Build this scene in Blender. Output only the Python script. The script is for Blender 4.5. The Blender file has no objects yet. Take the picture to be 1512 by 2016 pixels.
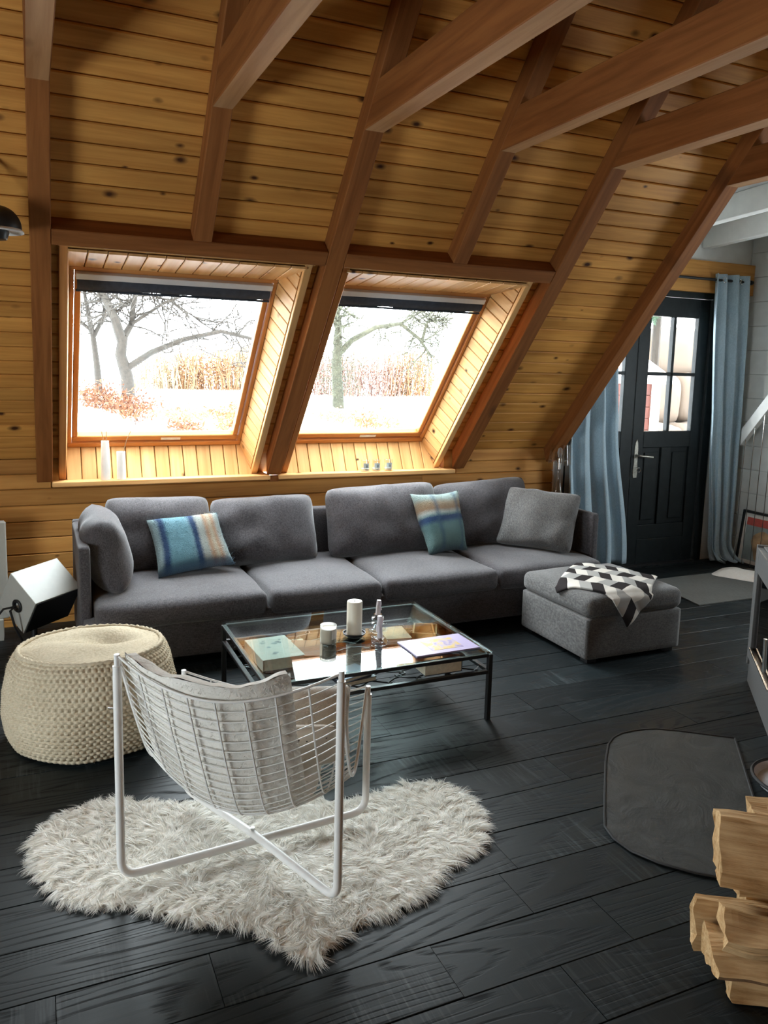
import bpy, bmesh, math, random
import numpy as np
from mathutils import Matrix, Vector, noise as mnoise

random.seed(7)
rng = np.random.default_rng(7)
scene = bpy.context.scene
COL = scene.collection

# ------------------------------------------------------------------ camera
cam_d = bpy.data.cameras.new('camera')
cam = bpy.data.objects.new('camera', cam_d)
COL.objects.link(cam)
RX = (0.91494441, -0.40277854, 0.0254199)
DN = (-0.03202465, -0.13524545, -0.99029445)
FW = (0.40230727, 0.90525031, -0.13664091)
cam.matrix_world = Matrix(((RX[0], -DN[0], -FW[0], 0.0),
                           (RX[1], -DN[1], -FW[1], 0.0),
                           (RX[2], -DN[2], -FW[2], 1.6),
                           (0, 0, 0, 1)))
cam_d.sensor_fit = 'HORIZONTAL'
cam_d.sensor_width = 36.0
cam_d.lens = 1561.2 / 1512 * 36.0
cam_d.shift_x = 0.003
cam_d.shift_y = -0.0489
cam_d.clip_start = 0.05
cam_d.clip_end = 300
scene.camera = cam

# ------------------------------------------------------------------ world, exposure
SKY = 17.0
world = bpy.data.worlds.new('overcast_sky')
scene.world = world
world.use_nodes = True
bg = world.node_tree.nodes['Background']
bg.inputs[0].default_value = (0.87, 0.945, 1.0, 1)
bg.inputs[1].default_value = SKY
scene.view_settings.view_transform = 'Standard'
scene.view_settings.look = 'None'
scene.view_settings.gamma = 1.0
scene.view_settings.use_curve_mapping = False
scene.view_settings.exposure = 0.4
scene.cycles.max_bounces = 9
scene.cycles.diffuse_bounces = 5
scene.cycles.glossy_bounces = 4
scene.cycles.transparent_max_bounces = 14
scene.cycles.adaptive_threshold = 0.03
scene.cycles.caustics_reflective = False
scene.cycles.caustics_refractive = False
scene.cycles.sample_clamp_indirect = 12.0

def portal(name, center, ex, ey, w, h):
    """daylight portal filling a window opening; -z of the light looks into the room"""
    l = bpy.data.lights.new(name, 'AREA')
    l.shape = 'RECTANGLE'; l.size = w; l.size_y = h
    l.cycles.is_portal = True
    o = bpy.data.objects.new(name, l)
    ex = Vector(ex).normalized(); ey = Vector(ey).normalized(); ez = ex.cross(ey)
    o.matrix_world = Matrix(((ex.x, ey.x, ez.x, center[0]), (ex.y, ey.y, ez.y, center[1]),
                             (ex.z, ey.z, ez.z, center[2]), (0, 0, 0, 1)))
    COL.objects.link(o)
    return o

# ------------------------------------------------------------------ roof frame
TH = 0.84545
CT, ST = math.cos(TH), math.sin(TH)
WY = 5.04            # knee wall plane
WZ = 1.0015            # where the boarding meets the knee wall
def R(x, s, n):
    """point in the roof frame: x along the wall, s up the slope, n into the room"""
    return Vector((x, WY - s * CT - n * ST, WZ + s * ST - n * CT))
RIDGE_Y = 1.25
S_RIDGE = (WY - RIDGE_Y) / CT

# daylight comes in through these openings
portal('portal_skylight', R(0.725, 0.62, -0.105), (-1, 0, 0), (0, -CT, ST), 1.05, 1.31)
portal('portal_skylight', R(2.08, 0.62, -0.105), (-1, 0, 0), (0, -CT, ST), 1.05, 1.31)
portal('portal_gable_window', (-2.6, 1.7, 0.75), (0, -1, 0), (0, 0, 1), 1.8, 1.1)
portal('portal_added_window', (5.57, 3.05, 1.5), (0, 1, 0), (0, 0, 1), 0.9, 1.1)  # added opening, more daylight on curtains and white wall
portal('portal_door', (4.82, 5.03, 1.58), (-1, 0, 0), (0, 0, 1), 0.6, 1.0)

# ------------------------------------------------------------------ material helpers
MATS = {}
class NT:
    def __init__(self, name):
        m = bpy.data.materials.new(name); m.use_nodes = True
        self.m = m; self.t = m.node_tree
        self.b = self.t.nodes['Principled BSDF']; self.out = self.t.nodes['Material Output']
        MATS[name] = m
    def n(self, kind, **kw):
        nd = self.t.nodes.new(kind)
        for k, v in kw.items(): setattr(nd, k, v)
        return nd
    def l(self, a, b): self.t.links.new(a, b)
    def val(self, sock, v):
        if hasattr(v, 'is_linked') or isinstance(v, bpy.types.NodeSocket): self.l(v, sock)
        else: sock.default_value = v
    def math(self, op, a, b=None, c=None, clamp=False):
        nd = self.n('ShaderNodeMath', operation=op, use_clamp=clamp)
        self.val(nd.inputs[0], a)
        if b is not None: self.val(nd.inputs[1], b)
        if c is not None: self.val(nd.inputs[2], c)
        return nd.outputs[0]
    def coord(self, kind='Object', rnd=0.0, scale=(1, 1, 1)):
        tc = self.n('ShaderNodeTexCoord'); v = tc.outputs[kind]
        if rnd:
            oi = self.n('ShaderNodeObjectInfo')
            mu = self.n('ShaderNodeVectorMath', operation='MULTIPLY')
            mu.inputs[0].default_value = (rnd, rnd * 0.73, rnd * 0.41)
            cb = self.n('ShaderNodeCombineXYZ')
            for i in range(3): self.l(oi.outputs['Random'], cb.inputs[i])
            self.l(cb.outputs[0], mu.inputs[1])
            ad = self.n('ShaderNodeVectorMath', operation='ADD')
            self.l(v, ad.inputs[0]); self.l(mu.outputs[0], ad.inputs[1]); v = ad.outputs[0]
        mp = self.n('ShaderNodeMapping'); mp.inputs['Scale'].default_value = scale
        self.l(v, mp.inputs[0])
        return mp.outputs[0]
    def noise(self, v, scale=5, detail=4, rough=0.55, dist=0.0):
        nd = self.n('ShaderNodeTexNoise')
        nd.inputs['Scale'].default_value = scale; nd.inputs['Detail'].default_value = detail
        nd.inputs['Roughness'].default_value = rough; nd.inputs['Distortion'].default_value = dist
        if v is not None: self.l(v, nd.inputs['Vector'])
        return nd.outputs[0]
    def ramp(self, f, stops, interp='LINEAR'):
        nd = self.n('ShaderNodeValToRGB'); e = nd.color_ramp.elements
        nd.color_ramp.interpolation = interp
        while len(e) < len(stops): e.new(0.5)
        for i, (p, c) in enumerate(stops):
            e[i].position = p; e[i].color = (*c, 1) if len(c) == 3 else c
        self.l(f, nd.inputs[0])
        return nd.outputs[0]
    def mix(self, f, a, b, mode='MIX'):
        nd = self.n('ShaderNodeMix', data_type='RGBA', blend_type=mode)
        self.val(nd.inputs[0], f)
        for i, c in ((6, a), (7, b)):
            if isinstance(c, tuple): nd.inputs[i].default_value = (*c, 1) if len(c) == 3 else c
            else: self.l(c, nd.inputs[i])
        return nd.outputs[2]
    def bump(self, h, strength=0.3, dist=0.01):
        nd = self.n('ShaderNodeBump'); nd.inputs['Strength'].default_value = strength
        nd.inputs['Distance'].default_value = dist
        self.l(h, nd.inputs['Height']); self.l(nd.outputs[0], self.b.inputs['Normal'])
    def set(self, color=None, rough=None, metal=None, spec=None, **kw):
        if color is not None:
            if isinstance(color, tuple): self.b.inputs['Base Color'].default_value = (*color, 1)
            else: self.l(color, self.b.inputs['Base Color'])
        if rough is not None: self.val(self.b.inputs['Roughness'], rough)
        if metal is not None: self.b.inputs['Metallic'].default_value = metal
        if spec is not None: self.b.inputs['Specular IOR Level'].default_value = spec
        for k, v in kw.items(): self.b.inputs[k].default_value = v
        return self.m

def plain(name, color, rough=0.6, metal=0.0, var=0.12, scale=30, bump=0.0, spec=0.5, **kw):
    t = NT(name)
    f = t.noise(t.coord('Object', rnd=9.0), scale, 5)
    lo = tuple(c * (1 - var) for c in color); hi = tuple(min(1, c * (1 + var)) for c in color)
    t.set(t.ramp(f, [(0.3, lo), (0.7, hi)]), rough, metal, spec, **kw)
    if bump: t.bump(f, bump, 0.004)
    return t.m

def wood(name, light, dark, knot=(0.045, 0.016, 0.006), knots=True, rough=0.55, kscale=(5.5, 8.5), kprob=0.5, var=0.25, grain=1.0):
    """boards run along local x"""
    t = NT(name)
    v = t.coord('Object', rnd=37.0)
    mp = t.n('ShaderNodeMapping'); mp.inputs['Scale'].default_value = (1.2, 26 * grain, 26 * grain); t.l(v, mp.inputs[0])
    g1 = t.noise(mp.outputs[0], 1.0, 5, 0.6, 0.6)
    mp2 = t.n('ShaderNodeMapping'); mp2.inputs['Scale'].default_value = (1.5, 5, 5); t.l(v, mp2.inputs[0])
    g2 = t.noise(mp2.outputs[0], 1.0, 3, 0.5)
    col = t.ramp(g1, [(0.3, dark), (0.62, light)])
    oi = t.n('ShaderNodeObjectInfo')
    br = t.math('MULTIPLY_ADD', oi.outputs['Random'], var, 1 - var * 0.55)
    br2 = t.math('MULTIPLY', br, t.math('MULTIPLY_ADD', g2, 0.5, 0.75))
    cb = t.n('ShaderNodeCombineXYZ')
    for i in range(3): t.l(br2, cb.inputs[i])
    col = t.mix(1.0, col, cb.outputs[0], 'MULTIPLY')
    if knots:
        mk = t.n('ShaderNodeMapping'); mk.inputs['Scale'].default_value = (kscale[0], kscale[1], 0.0); t.l(v, mk.inputs[0])
        nv = t.n('ShaderNodeTexNoise'); nv.inputs['Scale'].default_value = 3.0; t.l(mk.outputs[0], nv.inputs['Vector'])
        ad = t.n('ShaderNodeVectorMath', operation='MULTIPLY_ADD'); ad.inputs[1].default_value = (0.10, 0.10, 0)
        t.l(nv.outputs['Color'], ad.inputs[0]); t.l(mk.outputs[0], ad.inputs[2])
        vo = t.n('ShaderNodeTexVoronoi'); vo.inputs['Scale'].default_value = 1.0; t.l(ad.outputs[0], vo.inputs['Vector'])
        sp = t.n('ShaderNodeSeparateColor'); t.l(vo.outputs['Color'], sp.inputs[0])
        on = t.math('GREATER_THAN', sp.outputs[0], 1 - kprob)
        size = t.math('MULTIPLY_ADD', sp.outputs[1], 1.0, 0.55)
        d = t.math('DIVIDE', vo.outputs['Distance'], size)
        core = t.ramp(d, [(0.055, (1, 1, 1)), (0.105, (0.55, 0.55, 0.55)), (0.17, (0, 0, 0))])
        k = t.math('MULTIPLY', core, on)
        col = t.mix(k, col, knot)
    t.set(col, rough, spec=0.2)
    t.bump(g1, 0.15, 0.002)
    return t.m

# colours
wood('pine_ceiling', (0.66, 0.325, 0.080), (0.46, 0.195, 0.042), rough=0.5, kprob=0.78, kscale=(6.0, 10.0), knot=(0.06, 0.018, 0.006))
wood('pine_wall', (0.62, 0.31, 0.085), (0.46, 0.20, 0.048), rough=0.5, kprob=0.55, kscale=(6.0, 10.0), knot=(0.06, 0.018, 0.006))
wood('pine_lining', (0.70, 0.42, 0.175), (0.58, 0.30, 0.105), rough=0.5, kprob=0.25, kscale=(9, 9))
wood('beam_wood', (0.27, 0.100, 0.026), (0.165, 0.053, 0.012), rough=0.75, kprob=0.3, kscale=(2.2, 5.0), var=0.15, grain=0.8)
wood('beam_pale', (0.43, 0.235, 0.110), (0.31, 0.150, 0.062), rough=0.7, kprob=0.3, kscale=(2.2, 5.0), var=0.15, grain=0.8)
wood('frame_wood', (0.55, 0.24, 0.075), (0.42, 0.165, 0.045), rough=0.35, knots=False, var=0.1)
wood('outer_wood', (0.5, 0.28, 0.09), (0.4, 0.19, 0.05), rough=0.6, kprob=0.4)

def floor_mat():
    t = NT('black_oak')
    v = t.coord('Object', rnd=53.0)
    m1 = t.n('ShaderNodeMapping'); m1.inputs['Scale'].default_value = (0.55, 4.2, 1); t.l(v, m1.inputs[0])
    c1 = t.noise(m1.outputs[0], 1.0, 1, 0.4, 0.25)
    m2 = t.n('ShaderNodeMapping'); m2.inputs['Scale'].default_value = (4, 110, 1); t.l(v, m2.inputs[0])
    fine = t.noise(m2.outputs[0], 1.0, 4, 0.6)
    ph = t.math('ADD', t.math('MULTIPLY', c1, 130.0), t.math('MULTIPLY', fine, 2.2))
    rings = t.math('SINE', ph)
    m3 = t.n('ShaderNodeMapping'); m3.inputs['Scale'].default_value = (85, 4, 1); t.l(v, m3.inputs[0])
    saw = t.noise(m3.outputs[0], 1.0, 3, 0.6)
    m4 = t.n('ShaderNodeMapping'); m4.inputs['Scale'].default_value = (2.2, 3, 1); t.l(v, m4.inputs[0])
    patch = t.noise(m4.outputs[0], 1.0, 2)
    sawm = t.math('MULTIPLY', t.ramp(saw, [(0.5, (0, 0, 0)), (0.72, (1, 1, 1))]), t.ramp(patch, [(0.52, (0, 0, 0)), (0.66, (1, 1, 1))]))
    pores = t.ramp(rings, [(0.35, (0, 0, 0)), (0.98, (1, 1, 1))])
    pores = t.math('MULTIPLY', pores, t.ramp(fine, [(0.38, (0.15, 0.15, 0.15)), (0.62, (1, 1, 1))]))
    col = t.mix(pores, (0.0085, 0.0125, 0.0138), (0.002, 0.0027, 0.003))
    col = t.mix(t.math('MULTIPLY', sawm, 0.5), col, (0.085, 0.10, 0.105))
    oi = t.n('ShaderNodeObjectInfo')
    br = t.math('MULTIPLY_ADD', oi.outputs['Random'], 0.7, 0.65)
    cb = t.n('ShaderNodeCombineXYZ')
    for i in range(3): t.l(br, cb.inputs[i])
    col = t.mix(1.0, col, cb.outputs[0], 'MULTIPLY')
    rough = t.math('MULTIPLY_ADD', pores, 0.25, t.math('MULTIPLY_ADD', fine, 0.2, 0.36))
    t.set(col, rough, spec=0.25)
    h = t.math('SUBTRACT', t.math('MULTIPLY', fine, 0.3), pores)
    t.bump(h, 0.3, 0.002)
floor_mat()

def fabric(name, c1, c2, scale=1.0, bump=0.35):
    t = NT(name)
    v = t.coord('Object')
    ma = t.n('ShaderNodeMapping'); ma.inputs['Scale'].default_value = (60 * scale, 420 * scale, 420 * scale); t.l(v, ma.inputs[0])
    mb = t.n('ShaderNodeMapping'); mb.inputs['Scale'].default_value = (420 * scale, 60 * scale, 90 * scale); t.l(v, mb.inputs[0])
    a = t.noise(ma.outputs[0], 1.0, 2); b = t.noise(mb.outputs[0], 1.0, 2)
    s = t.math('MULTIPLY', t.math('ADD', a, b), 0.5)
    big = t.noise(v, 4.0, 3)
    s2 = t.math('MULTIPLY_ADD', big, 0.25, t.math('SUBTRACT', s, 0.12))
    t.set(t.ramp(s2, [(0.38, c1), (0.62, c2)]), 0.9, spec=0.15)
    t.b.inputs['Sheen Weight'].default_value = 0.25
    t.bump(s, bump, 0.002)
    return t.m
fabric('sofa_grey', (0.036, 0.0325, 0.035), (0.100, 0.092, 0.097))
fabric('ottoman_grey', (0.062, 0.060, 0.059), (0.175, 0.168, 0.163))
fabric('curtain_blue', (0.33, 0.45, 0.53), (0.46, 0.59, 0.67), scale=0.8, bump=0.2)
fabric('mat_grey', (0.055, 0.058, 0.052), (0.10, 0.105, 0.095), scale=0.5)

plain('white_metal', (0.74, 0.73, 0.71), 0.35, 0.0, 0.04)
plain('black_metal', (0.012, 0.012, 0.013), 0.4, 0.0, 0.2)
plain('dark_iron', (0.02, 0.02, 0.021), 0.45, 0.3, 0.2)
plain('chrome', (0.62, 0.62, 0.60), 0.25, 1.0, 0.05)
plain('white_paint', (0.72, 0.725, 0.70), 0.55, 0, 0.05, 12)
plain('white_wall_paint', (0.60, 0.605, 0.575), 0.6, 0, 0.05, 12)
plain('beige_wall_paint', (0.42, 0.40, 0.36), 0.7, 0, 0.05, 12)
plain('door_paint', (0.010, 0.0145, 0.016), 0.5, 0, 0.25, 18, spec=0.25)
plain('brass_old', (0.34, 0.33, 0.29), 0.4, 0.8, 0.3, 60)
plain('wax_cream', (0.72, 0.67, 0.55), 0.45, 0, 0.04, 14, **{'Subsurface Weight': 0.0})
plain('wax_lilac', (0.75, 0.71, 0.76), 0.45, 0, 0.05, 40)
plain('paper', (0.66, 0.60, 0.47), 0.8, 0, 0.12, 60)
plain('stove_grey', (0.17, 0.168, 0.165), 0.42, 0.35, 0.08, 80)
plain('stove_dark', (0.01, 0.01, 0.01), 0.6)
plain('pan_metal', (0.55, 0.57, 0.60), 0.35, 0.0, 0.08)
plain('speaker_white', (0.46, 0.46, 0.415), 0.4, 0, 0.03)
plain('rubber_black', (0.012, 0.012, 0.013), 0.5, 0, 0.1)
plain('ceramic_white', (0.80, 0.77, 0.72), 0.35, 0, 0.04)
plain('stem_brown', (0.23, 0.12, 0.05), 0.8, 0, 0.3)
plain('snow', (0.88, 0.90, 0.93), 0.8, 0, 0.03, 3)
plain('bark', (0.024, 0.019, 0.014), 0.9, 0, 0.35, 25, 0.5)
plain('bark_mossy', (0.0425, 0.0410, 0.0250), 0.9, 0, 0.4, 14, 0.5)
plain('leaf_copper', (0.1800, 0.0855, 0.0360), 0.9, 0, 0.35, 8)
plain('leaf_rust', (0.1170, 0.0429, 0.0172), 0.9, 0, 0.35, 8)
plain('leaf_red', (0.1800, 0.0990, 0.0765), 0.9, 0, 0.3, 8)
plain('reed_straw', (0.2070, 0.1395, 0.0765), 0.9, 0, 0.3, 8)
plain('ivy_green', (0.0425, 0.0450, 0.0250), 0.9, 0, 0.4, 8)
plain('conifer_green', (0.05, 0.10, 0.06), 0.8, 0, 0.4, 8)
plain('red_paint', (0.075, 0.016, 0.009), 0.7, 0, 0.15, 12)
plain('sand_stone', (0.088, 0.064, 0.046), 0.9, 0, 0.15, 1.5)
plain('alu', (0.66, 0.67, 0.68), 0.4, 0.2, 0.03)
plain('blind_navy', (0.035, 0.045, 0.065), 0.8, 0, 0.2, 40)
plain('sticker', (0.75, 0.72, 0.66), 0.5)
plain('terracotta', (0.32, 0.15, 0.09), 0.7)
plain('book_grey', (0.62, 0.59, 0.52), 0.6, 0, 0.1, 10)
plain('book_dark', (0.03, 0.035, 0.05), 0.5)
plain('book_blue', (0.20, 0.25, 0.36), 0.5, 0, 0.2, 10)
plain('lilac_cover', (0.45, 0.39, 0.60), 0.35, 0, 0.03)
plain('wool_back', (0.55, 0.48, 0.38), 0.9)
plain('frame_black', (0.012, 0.012, 0.012), 0.4)

def glass(name, tint=(1, 1, 1), ior=1.45, refl=1.0, rough=0.0, film=0.0):
    """clear pane: fresnel mirror over a transparent body, so daylight passes"""
    t = NT(name); t.t.nodes.remove(t.b)
    tr = t.n('ShaderNodeBsdfTransparent'); tr.inputs[0].default_value = (*tint, 1)
    gl = t.n('ShaderNodeBsdfGlossy'); gl.inputs['Roughness'].default_value = rough
    gl.inputs[0].default_value = (refl, refl, refl, 1)
    fr = t.n('ShaderNodeFresnel')
    ge = t.n('ShaderNodeNewGeometry')       # same air-to-glass fresnel on both faces of the pane
    t.l(t.math('MULTIPLY_ADD', ge.outputs['Backfacing'], 1.0 / ior - ior, ior), fr.inputs['IOR'])
    v = t.noise(t.coord('Object'), 8.0, 2)
    bp = t.n('ShaderNodeBump'); bp.inputs['Strength'].default_value = 0.006; t.l(v, bp.inputs['Height'])
    t.l(bp.outputs[0], gl.inputs['Normal'])
    mx = t.n('ShaderNodeMixShader')
    t.l(fr.outputs[0], mx.inputs[0]); t.l(tr.outputs[0], mx.inputs[1]); t.l(gl.outputs[0], mx.inputs[2])
    o = mx.outputs[0]
    if film:
        df = t.n('ShaderNodeBsdfTranslucent'); df.inputs[0].default_value = (0.9, 0.9, 0.9, 1)
        m2 = t.n('ShaderNodeMixShader'); m2.inputs[0].default_value = film
        t.l(o, m2.inputs[1]); t.l(df.outputs[0], m2.inputs[2]); o = m2.outputs[0]
    t.l(o, t.out.inputs[0])
    return t.m
glass('window_glass', (0.97, 0.985, 0.98), 1.35)
glass('door_glass', (0.95, 0.95, 0.94), 1.4)
glass('table_glass', (0.86, 0.93, 0.92), 1.52)
glass('clear_glass', (0.93, 0.94, 0.94), 1.5)
glass('acrylic', (0.965, 0.96, 0.955), 1.6)
glass('frosted_cup', (0.9, 0.88, 0.84), 1.4, 1.0, 0.1, 0.55)
glass('stove_glass', (0.25, 0.24, 0.22), 1.5)

# ------------------------------------------------------------------ mesh helpers
class MB:
    def __init__(self): self.v = []; self.f = []; self.uv = None
    def add(self, vs, fs):
        b = len(self.v); self.v.extend([tuple(p) for p in vs]); self.f.extend([tuple(b + i for i in f) for f in fs]); return b
    def box(self, x0, x1, y0, y1, z0, z1, fn=None):
        vs = [(x, y, z) for z in (z0, z1) for y in (y0, y1) for x in (x0, x1)]
        if fn: vs = [fn(*p) for p in vs]
        self.add(vs, [(0, 2, 3, 1), (4, 5, 7, 6), (0, 1, 5, 4), (2, 6, 7, 3), (0, 4, 6, 2), (1, 3, 7, 5)]); return self
    def prism(self, poly, fn, a, b):
        """poly of 2-d points, extruded from a to b; fn(p, t) gives the 3-d point"""
        n = len(poly)
        vs = [fn(p, a) for p in poly] + [fn(p, b) for p in poly]
        fs = [tuple(range(n))[::-1], tuple(range(n, 2 * n))] + [(i, (i + 1) % n, n + (i + 1) % n, n + i) for i in range(n)]
        self.add(vs, fs); return self
    def tube(self, pts, rad, n=8, caps=True, closed=False):
        pts = [Vector(p) for p in pts]; m = len(pts)
        rads = rad if isinstance(rad, (list, tuple)) else [rad] * m
        tang = []
        for i in range(m):
            a = pts[(i - 1) % m] if (closed or i > 0) else pts[i]
            b = pts[(i + 1) % m] if (closed or i < m - 1) else pts[i]
            d = b - a; tang.append(d.normalized() if d.length > 1e-9 else Vector((0, 0, 1)))
        up = Vector((0, 0, 1)) if abs(tang[0].z) < 0.9 else Vector((1, 0, 0))
        nx = tang[0].cross(up).normalized(); vs = []
        for i in range(m):
            nx = (nx - tang[i] * nx.dot(tang[i])); nx = nx.normalized() if nx.length > 1e-6 else tang[i].orthogonal().normalized()
            ny = tang[i].cross(nx)
            for k in range(n):
                a = 2 * math.pi * k / n
                vs.append(pts[i] + (nx * math.cos(a) + ny * math.sin(a)) * rads[i])
        fs = []
        for i in range(m if closed else m - 1):
            j = (i + 1) % m
            for k in range(n): fs.append((i * n + k, i * n + (k + 1) % n, j * n + (k + 1) % n, j * n + k))
        if caps and not closed: fs += [tuple(range(n))[::-1], tuple(range((m - 1) * n, m * n))]
        self.add(vs, fs); return self
    def lathe(self, prof, n=24, c=(0, 0, 0), axis=None):
        """profile of (r, z); closed at ends when r is 0"""
        vs = []; fs = []; m = len(prof)
        for (r, z) in prof:
            for k in range(n):
                a = 2 * math.pi * k / n; vs.append(Vector((r * math.cos(a), r * math.sin(a), z)))
        if axis is not None:
            q = Vector((0, 0, 1)).rotation_difference(Vector(axis)); vs = [q @ p for p in vs]
        vs = [p + Vector(c) for p in vs]
        for i in range(m - 1):
            for k in range(n): fs.append((i * n + k, i * n + (k + 1) % n, (i + 1) * n + (k + 1) % n, (i + 1) * n + k))
        fs.append(tuple(range(n))[::-1]); fs.append(tuple(range((m - 1) * n, m * n)))
        self.add(vs, fs); return self
    def grid(self, fn, nu, nv, closed_u=False):
        vs = []; 
        for j in range(nv + 1):
            for i in range(nu if closed_u else nu + 1): vs.append(fn(i / nu, j / nv))
        w = nu if closed_u else nu + 1; fs = []
        for j in range(nv):
            for i in range(nu):
                k = (i + 1) % w if closed_u else i + 1
                fs.append((j * w + i, j * w + k, (j + 1) * w + k, (j + 1) * w + i))
        self.add(vs, fs); return self

def link(name, me, parent=None, mat=None):
    o = bpy.data.objects.new(name, me); COL.objects.link(o)
    if parent is not None: o.parent = parent
    if mat is not None and not me.materials: me.materials.append(MATS[mat])
    return o

def build(mb, name, mat, parent=None, smooth=False, bevel=0.0, seg=2, world=True, angle=40, uv=None):
    """link a mesh; coordinates are world ones, turned into the parent's frame when it is not at the origin"""
    me = bpy.data.meshes.new(name)
    vs = mb.v
    if parent is not None and world:
        inv = parent_world(parent).inverted()
        vs = [tuple(inv @ Vector(p)) for p in vs]
    me.from_pydata(vs, [], mb.f)
    bm = bmesh.new(); bm.from_mesh(me)
    bmesh.ops.recalc_face_normals(bm, faces=bm.faces)
    if bevel:
        es = [e for e in bm.edges if len(e.link_faces) == 2 and e.calc_face_angle(0) > 0.5]
        bmesh.ops.bevel(bm, geom=es, offset=bevel, segments=seg, affect='EDGES', profile=0.5, clamp_overlap=True)
    bm.to_mesh(me); bm.free()
    if smooth:
        me.polygons.foreach_set('use_smooth', [True] * len(me.polygons))
        if angle < 180:
            try: me.set_sharp_from_angle(angle=math.radians(angle))
            except Exception: pass
    if uv is not None:
        lay = me.uv_layers.new(name='UVMap')
        arr = np.zeros(len(me.loops) * 2, np.float32); li = np.zeros(len(me.loops), np.int32)
        me.loops.foreach_get('vertex_index', li); arr[0::2] = uv[li, 0]; arr[1::2] = uv[li, 1]
        lay.data.foreach_set('uv', arr)
    return link(name, me, parent, mat)

def parent_world(o):
    m = o.matrix_basis.copy()
    while o.parent is not None:
        o = o.parent; m = o.matrix_basis @ m
    return m

def tag(o, label=None, cat=None, group=None, kind=None):
    if label: o['label'] = label
    if cat: o['category'] = cat
    if group: o['group'] = group
    if kind: o['kind'] = kind
    return o

def thing(name, label, cat, loc=(0, 0, 0), rotz=0.0, group=None):
    o = bpy.data.objects.new(name, None); COL.objects.link(o)
    o.location = loc; o.rotation_euler = (0, 0, rotz); o.empty_display_size = 0.1
    o.matrix_basis = Matrix.Translation(loc) @ Matrix.Rotation(rotz, 4, 'Z')
    return tag(o, label, cat, group)

PLANKS = {}
def plank(name, mat, parent, origin, ex, ey, ez, L, W, T, ch=0.0025):
    """board of length L (local x), width W (y), thickness T below its face (z=0), chamfered long edges"""
    key = (round(L, 4), round(W, 4), round(T, 4), mat, ch)
    me = PLANKS.get(key)
    if me is None:
        a, b = L / 2, W / 2
        vs = []
        for x in (-a, a):
            vs += [(x, -b, -T), (x, -b, -ch), (x, -b + ch, 0), (x, b - ch, 0), (x, b, -ch), (x, b, -T)]
        fs = [(5, 4, 3, 2, 1, 0), (6, 7, 8, 9, 10, 11)] + [(i, (i + 1) % 6, 6 + (i + 1) % 6, 6 + i) for i in range(6)]
        me = bpy.data.meshes.new(name); me.from_pydata(vs, [], fs)
        bm = bmesh.new(); bm.from_mesh(me); bmesh.ops.recalc_face_normals(bm, faces=bm.faces); bm.to_mesh(me); bm.free()
        me.materials.append(MATS[mat]); PLANKS[key] = me
    o = bpy.data.objects.new(name, me); COL.objects.link(o)
    ex, ey, ez = Vector(ex), Vector(ey), Vector(ez)
    m = Matrix(((ex.x, ey.x, ez.x, origin[0]), (ex.y, ey.y, ez.y, origin[1]), (ex.z, ey.z, ez.z, origin[2]), (0, 0, 0, 1)))
    o.parent = parent
    o.matrix_basis = parent_world(parent).inverted() @ m if parent else m
    return o

def oriented(mb_local, name, mat, origin, ex, ey, ez, parent=None, **kw):
    """mesh authored in its own frame (so grain follows local x)"""
    o = build(mb_local, name, mat, None, **kw)
    ex, ey, ez = Vector(ex), Vector(ey), Vector(ez)
    m = Matrix(((ex.x, ey.x, ez.x, origin[0]), (ex.y, ey.y, ez.y, origin[1]), (ex.z, ey.z, ez.z, origin[2]), (0, 0, 0, 1)))
    if parent is not None:
        o.parent = parent; m = parent_world(parent).inverted() @ m
    o.matrix_basis = m
    return o

def beam(name, p0, p1, w, h, mat, parent=None, up=(0, 0, 1), bevel=0.004):
    """squared timber from p0 to p1 (axis), width w sideways, height h along up"""
    p0, p1 = Vector(p0), Vector(p1); ex = (p1 - p0); L = ex.length; ex.normalize()
    ey = Vector(up).cross(ex).normalized(); ez = ex.cross(ey)
    mb = MB().box(-L / 2, L / 2, -w / 2, w / 2, -h / 2, h / 2)
    return oriented(mb, name, mat, (p0 + p1) / 2, ex, ey, ez, parent, bevel=bevel, seg=1)

def nz(p, s=1.0): return mnoise.noise(Vector(p) * s)

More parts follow.
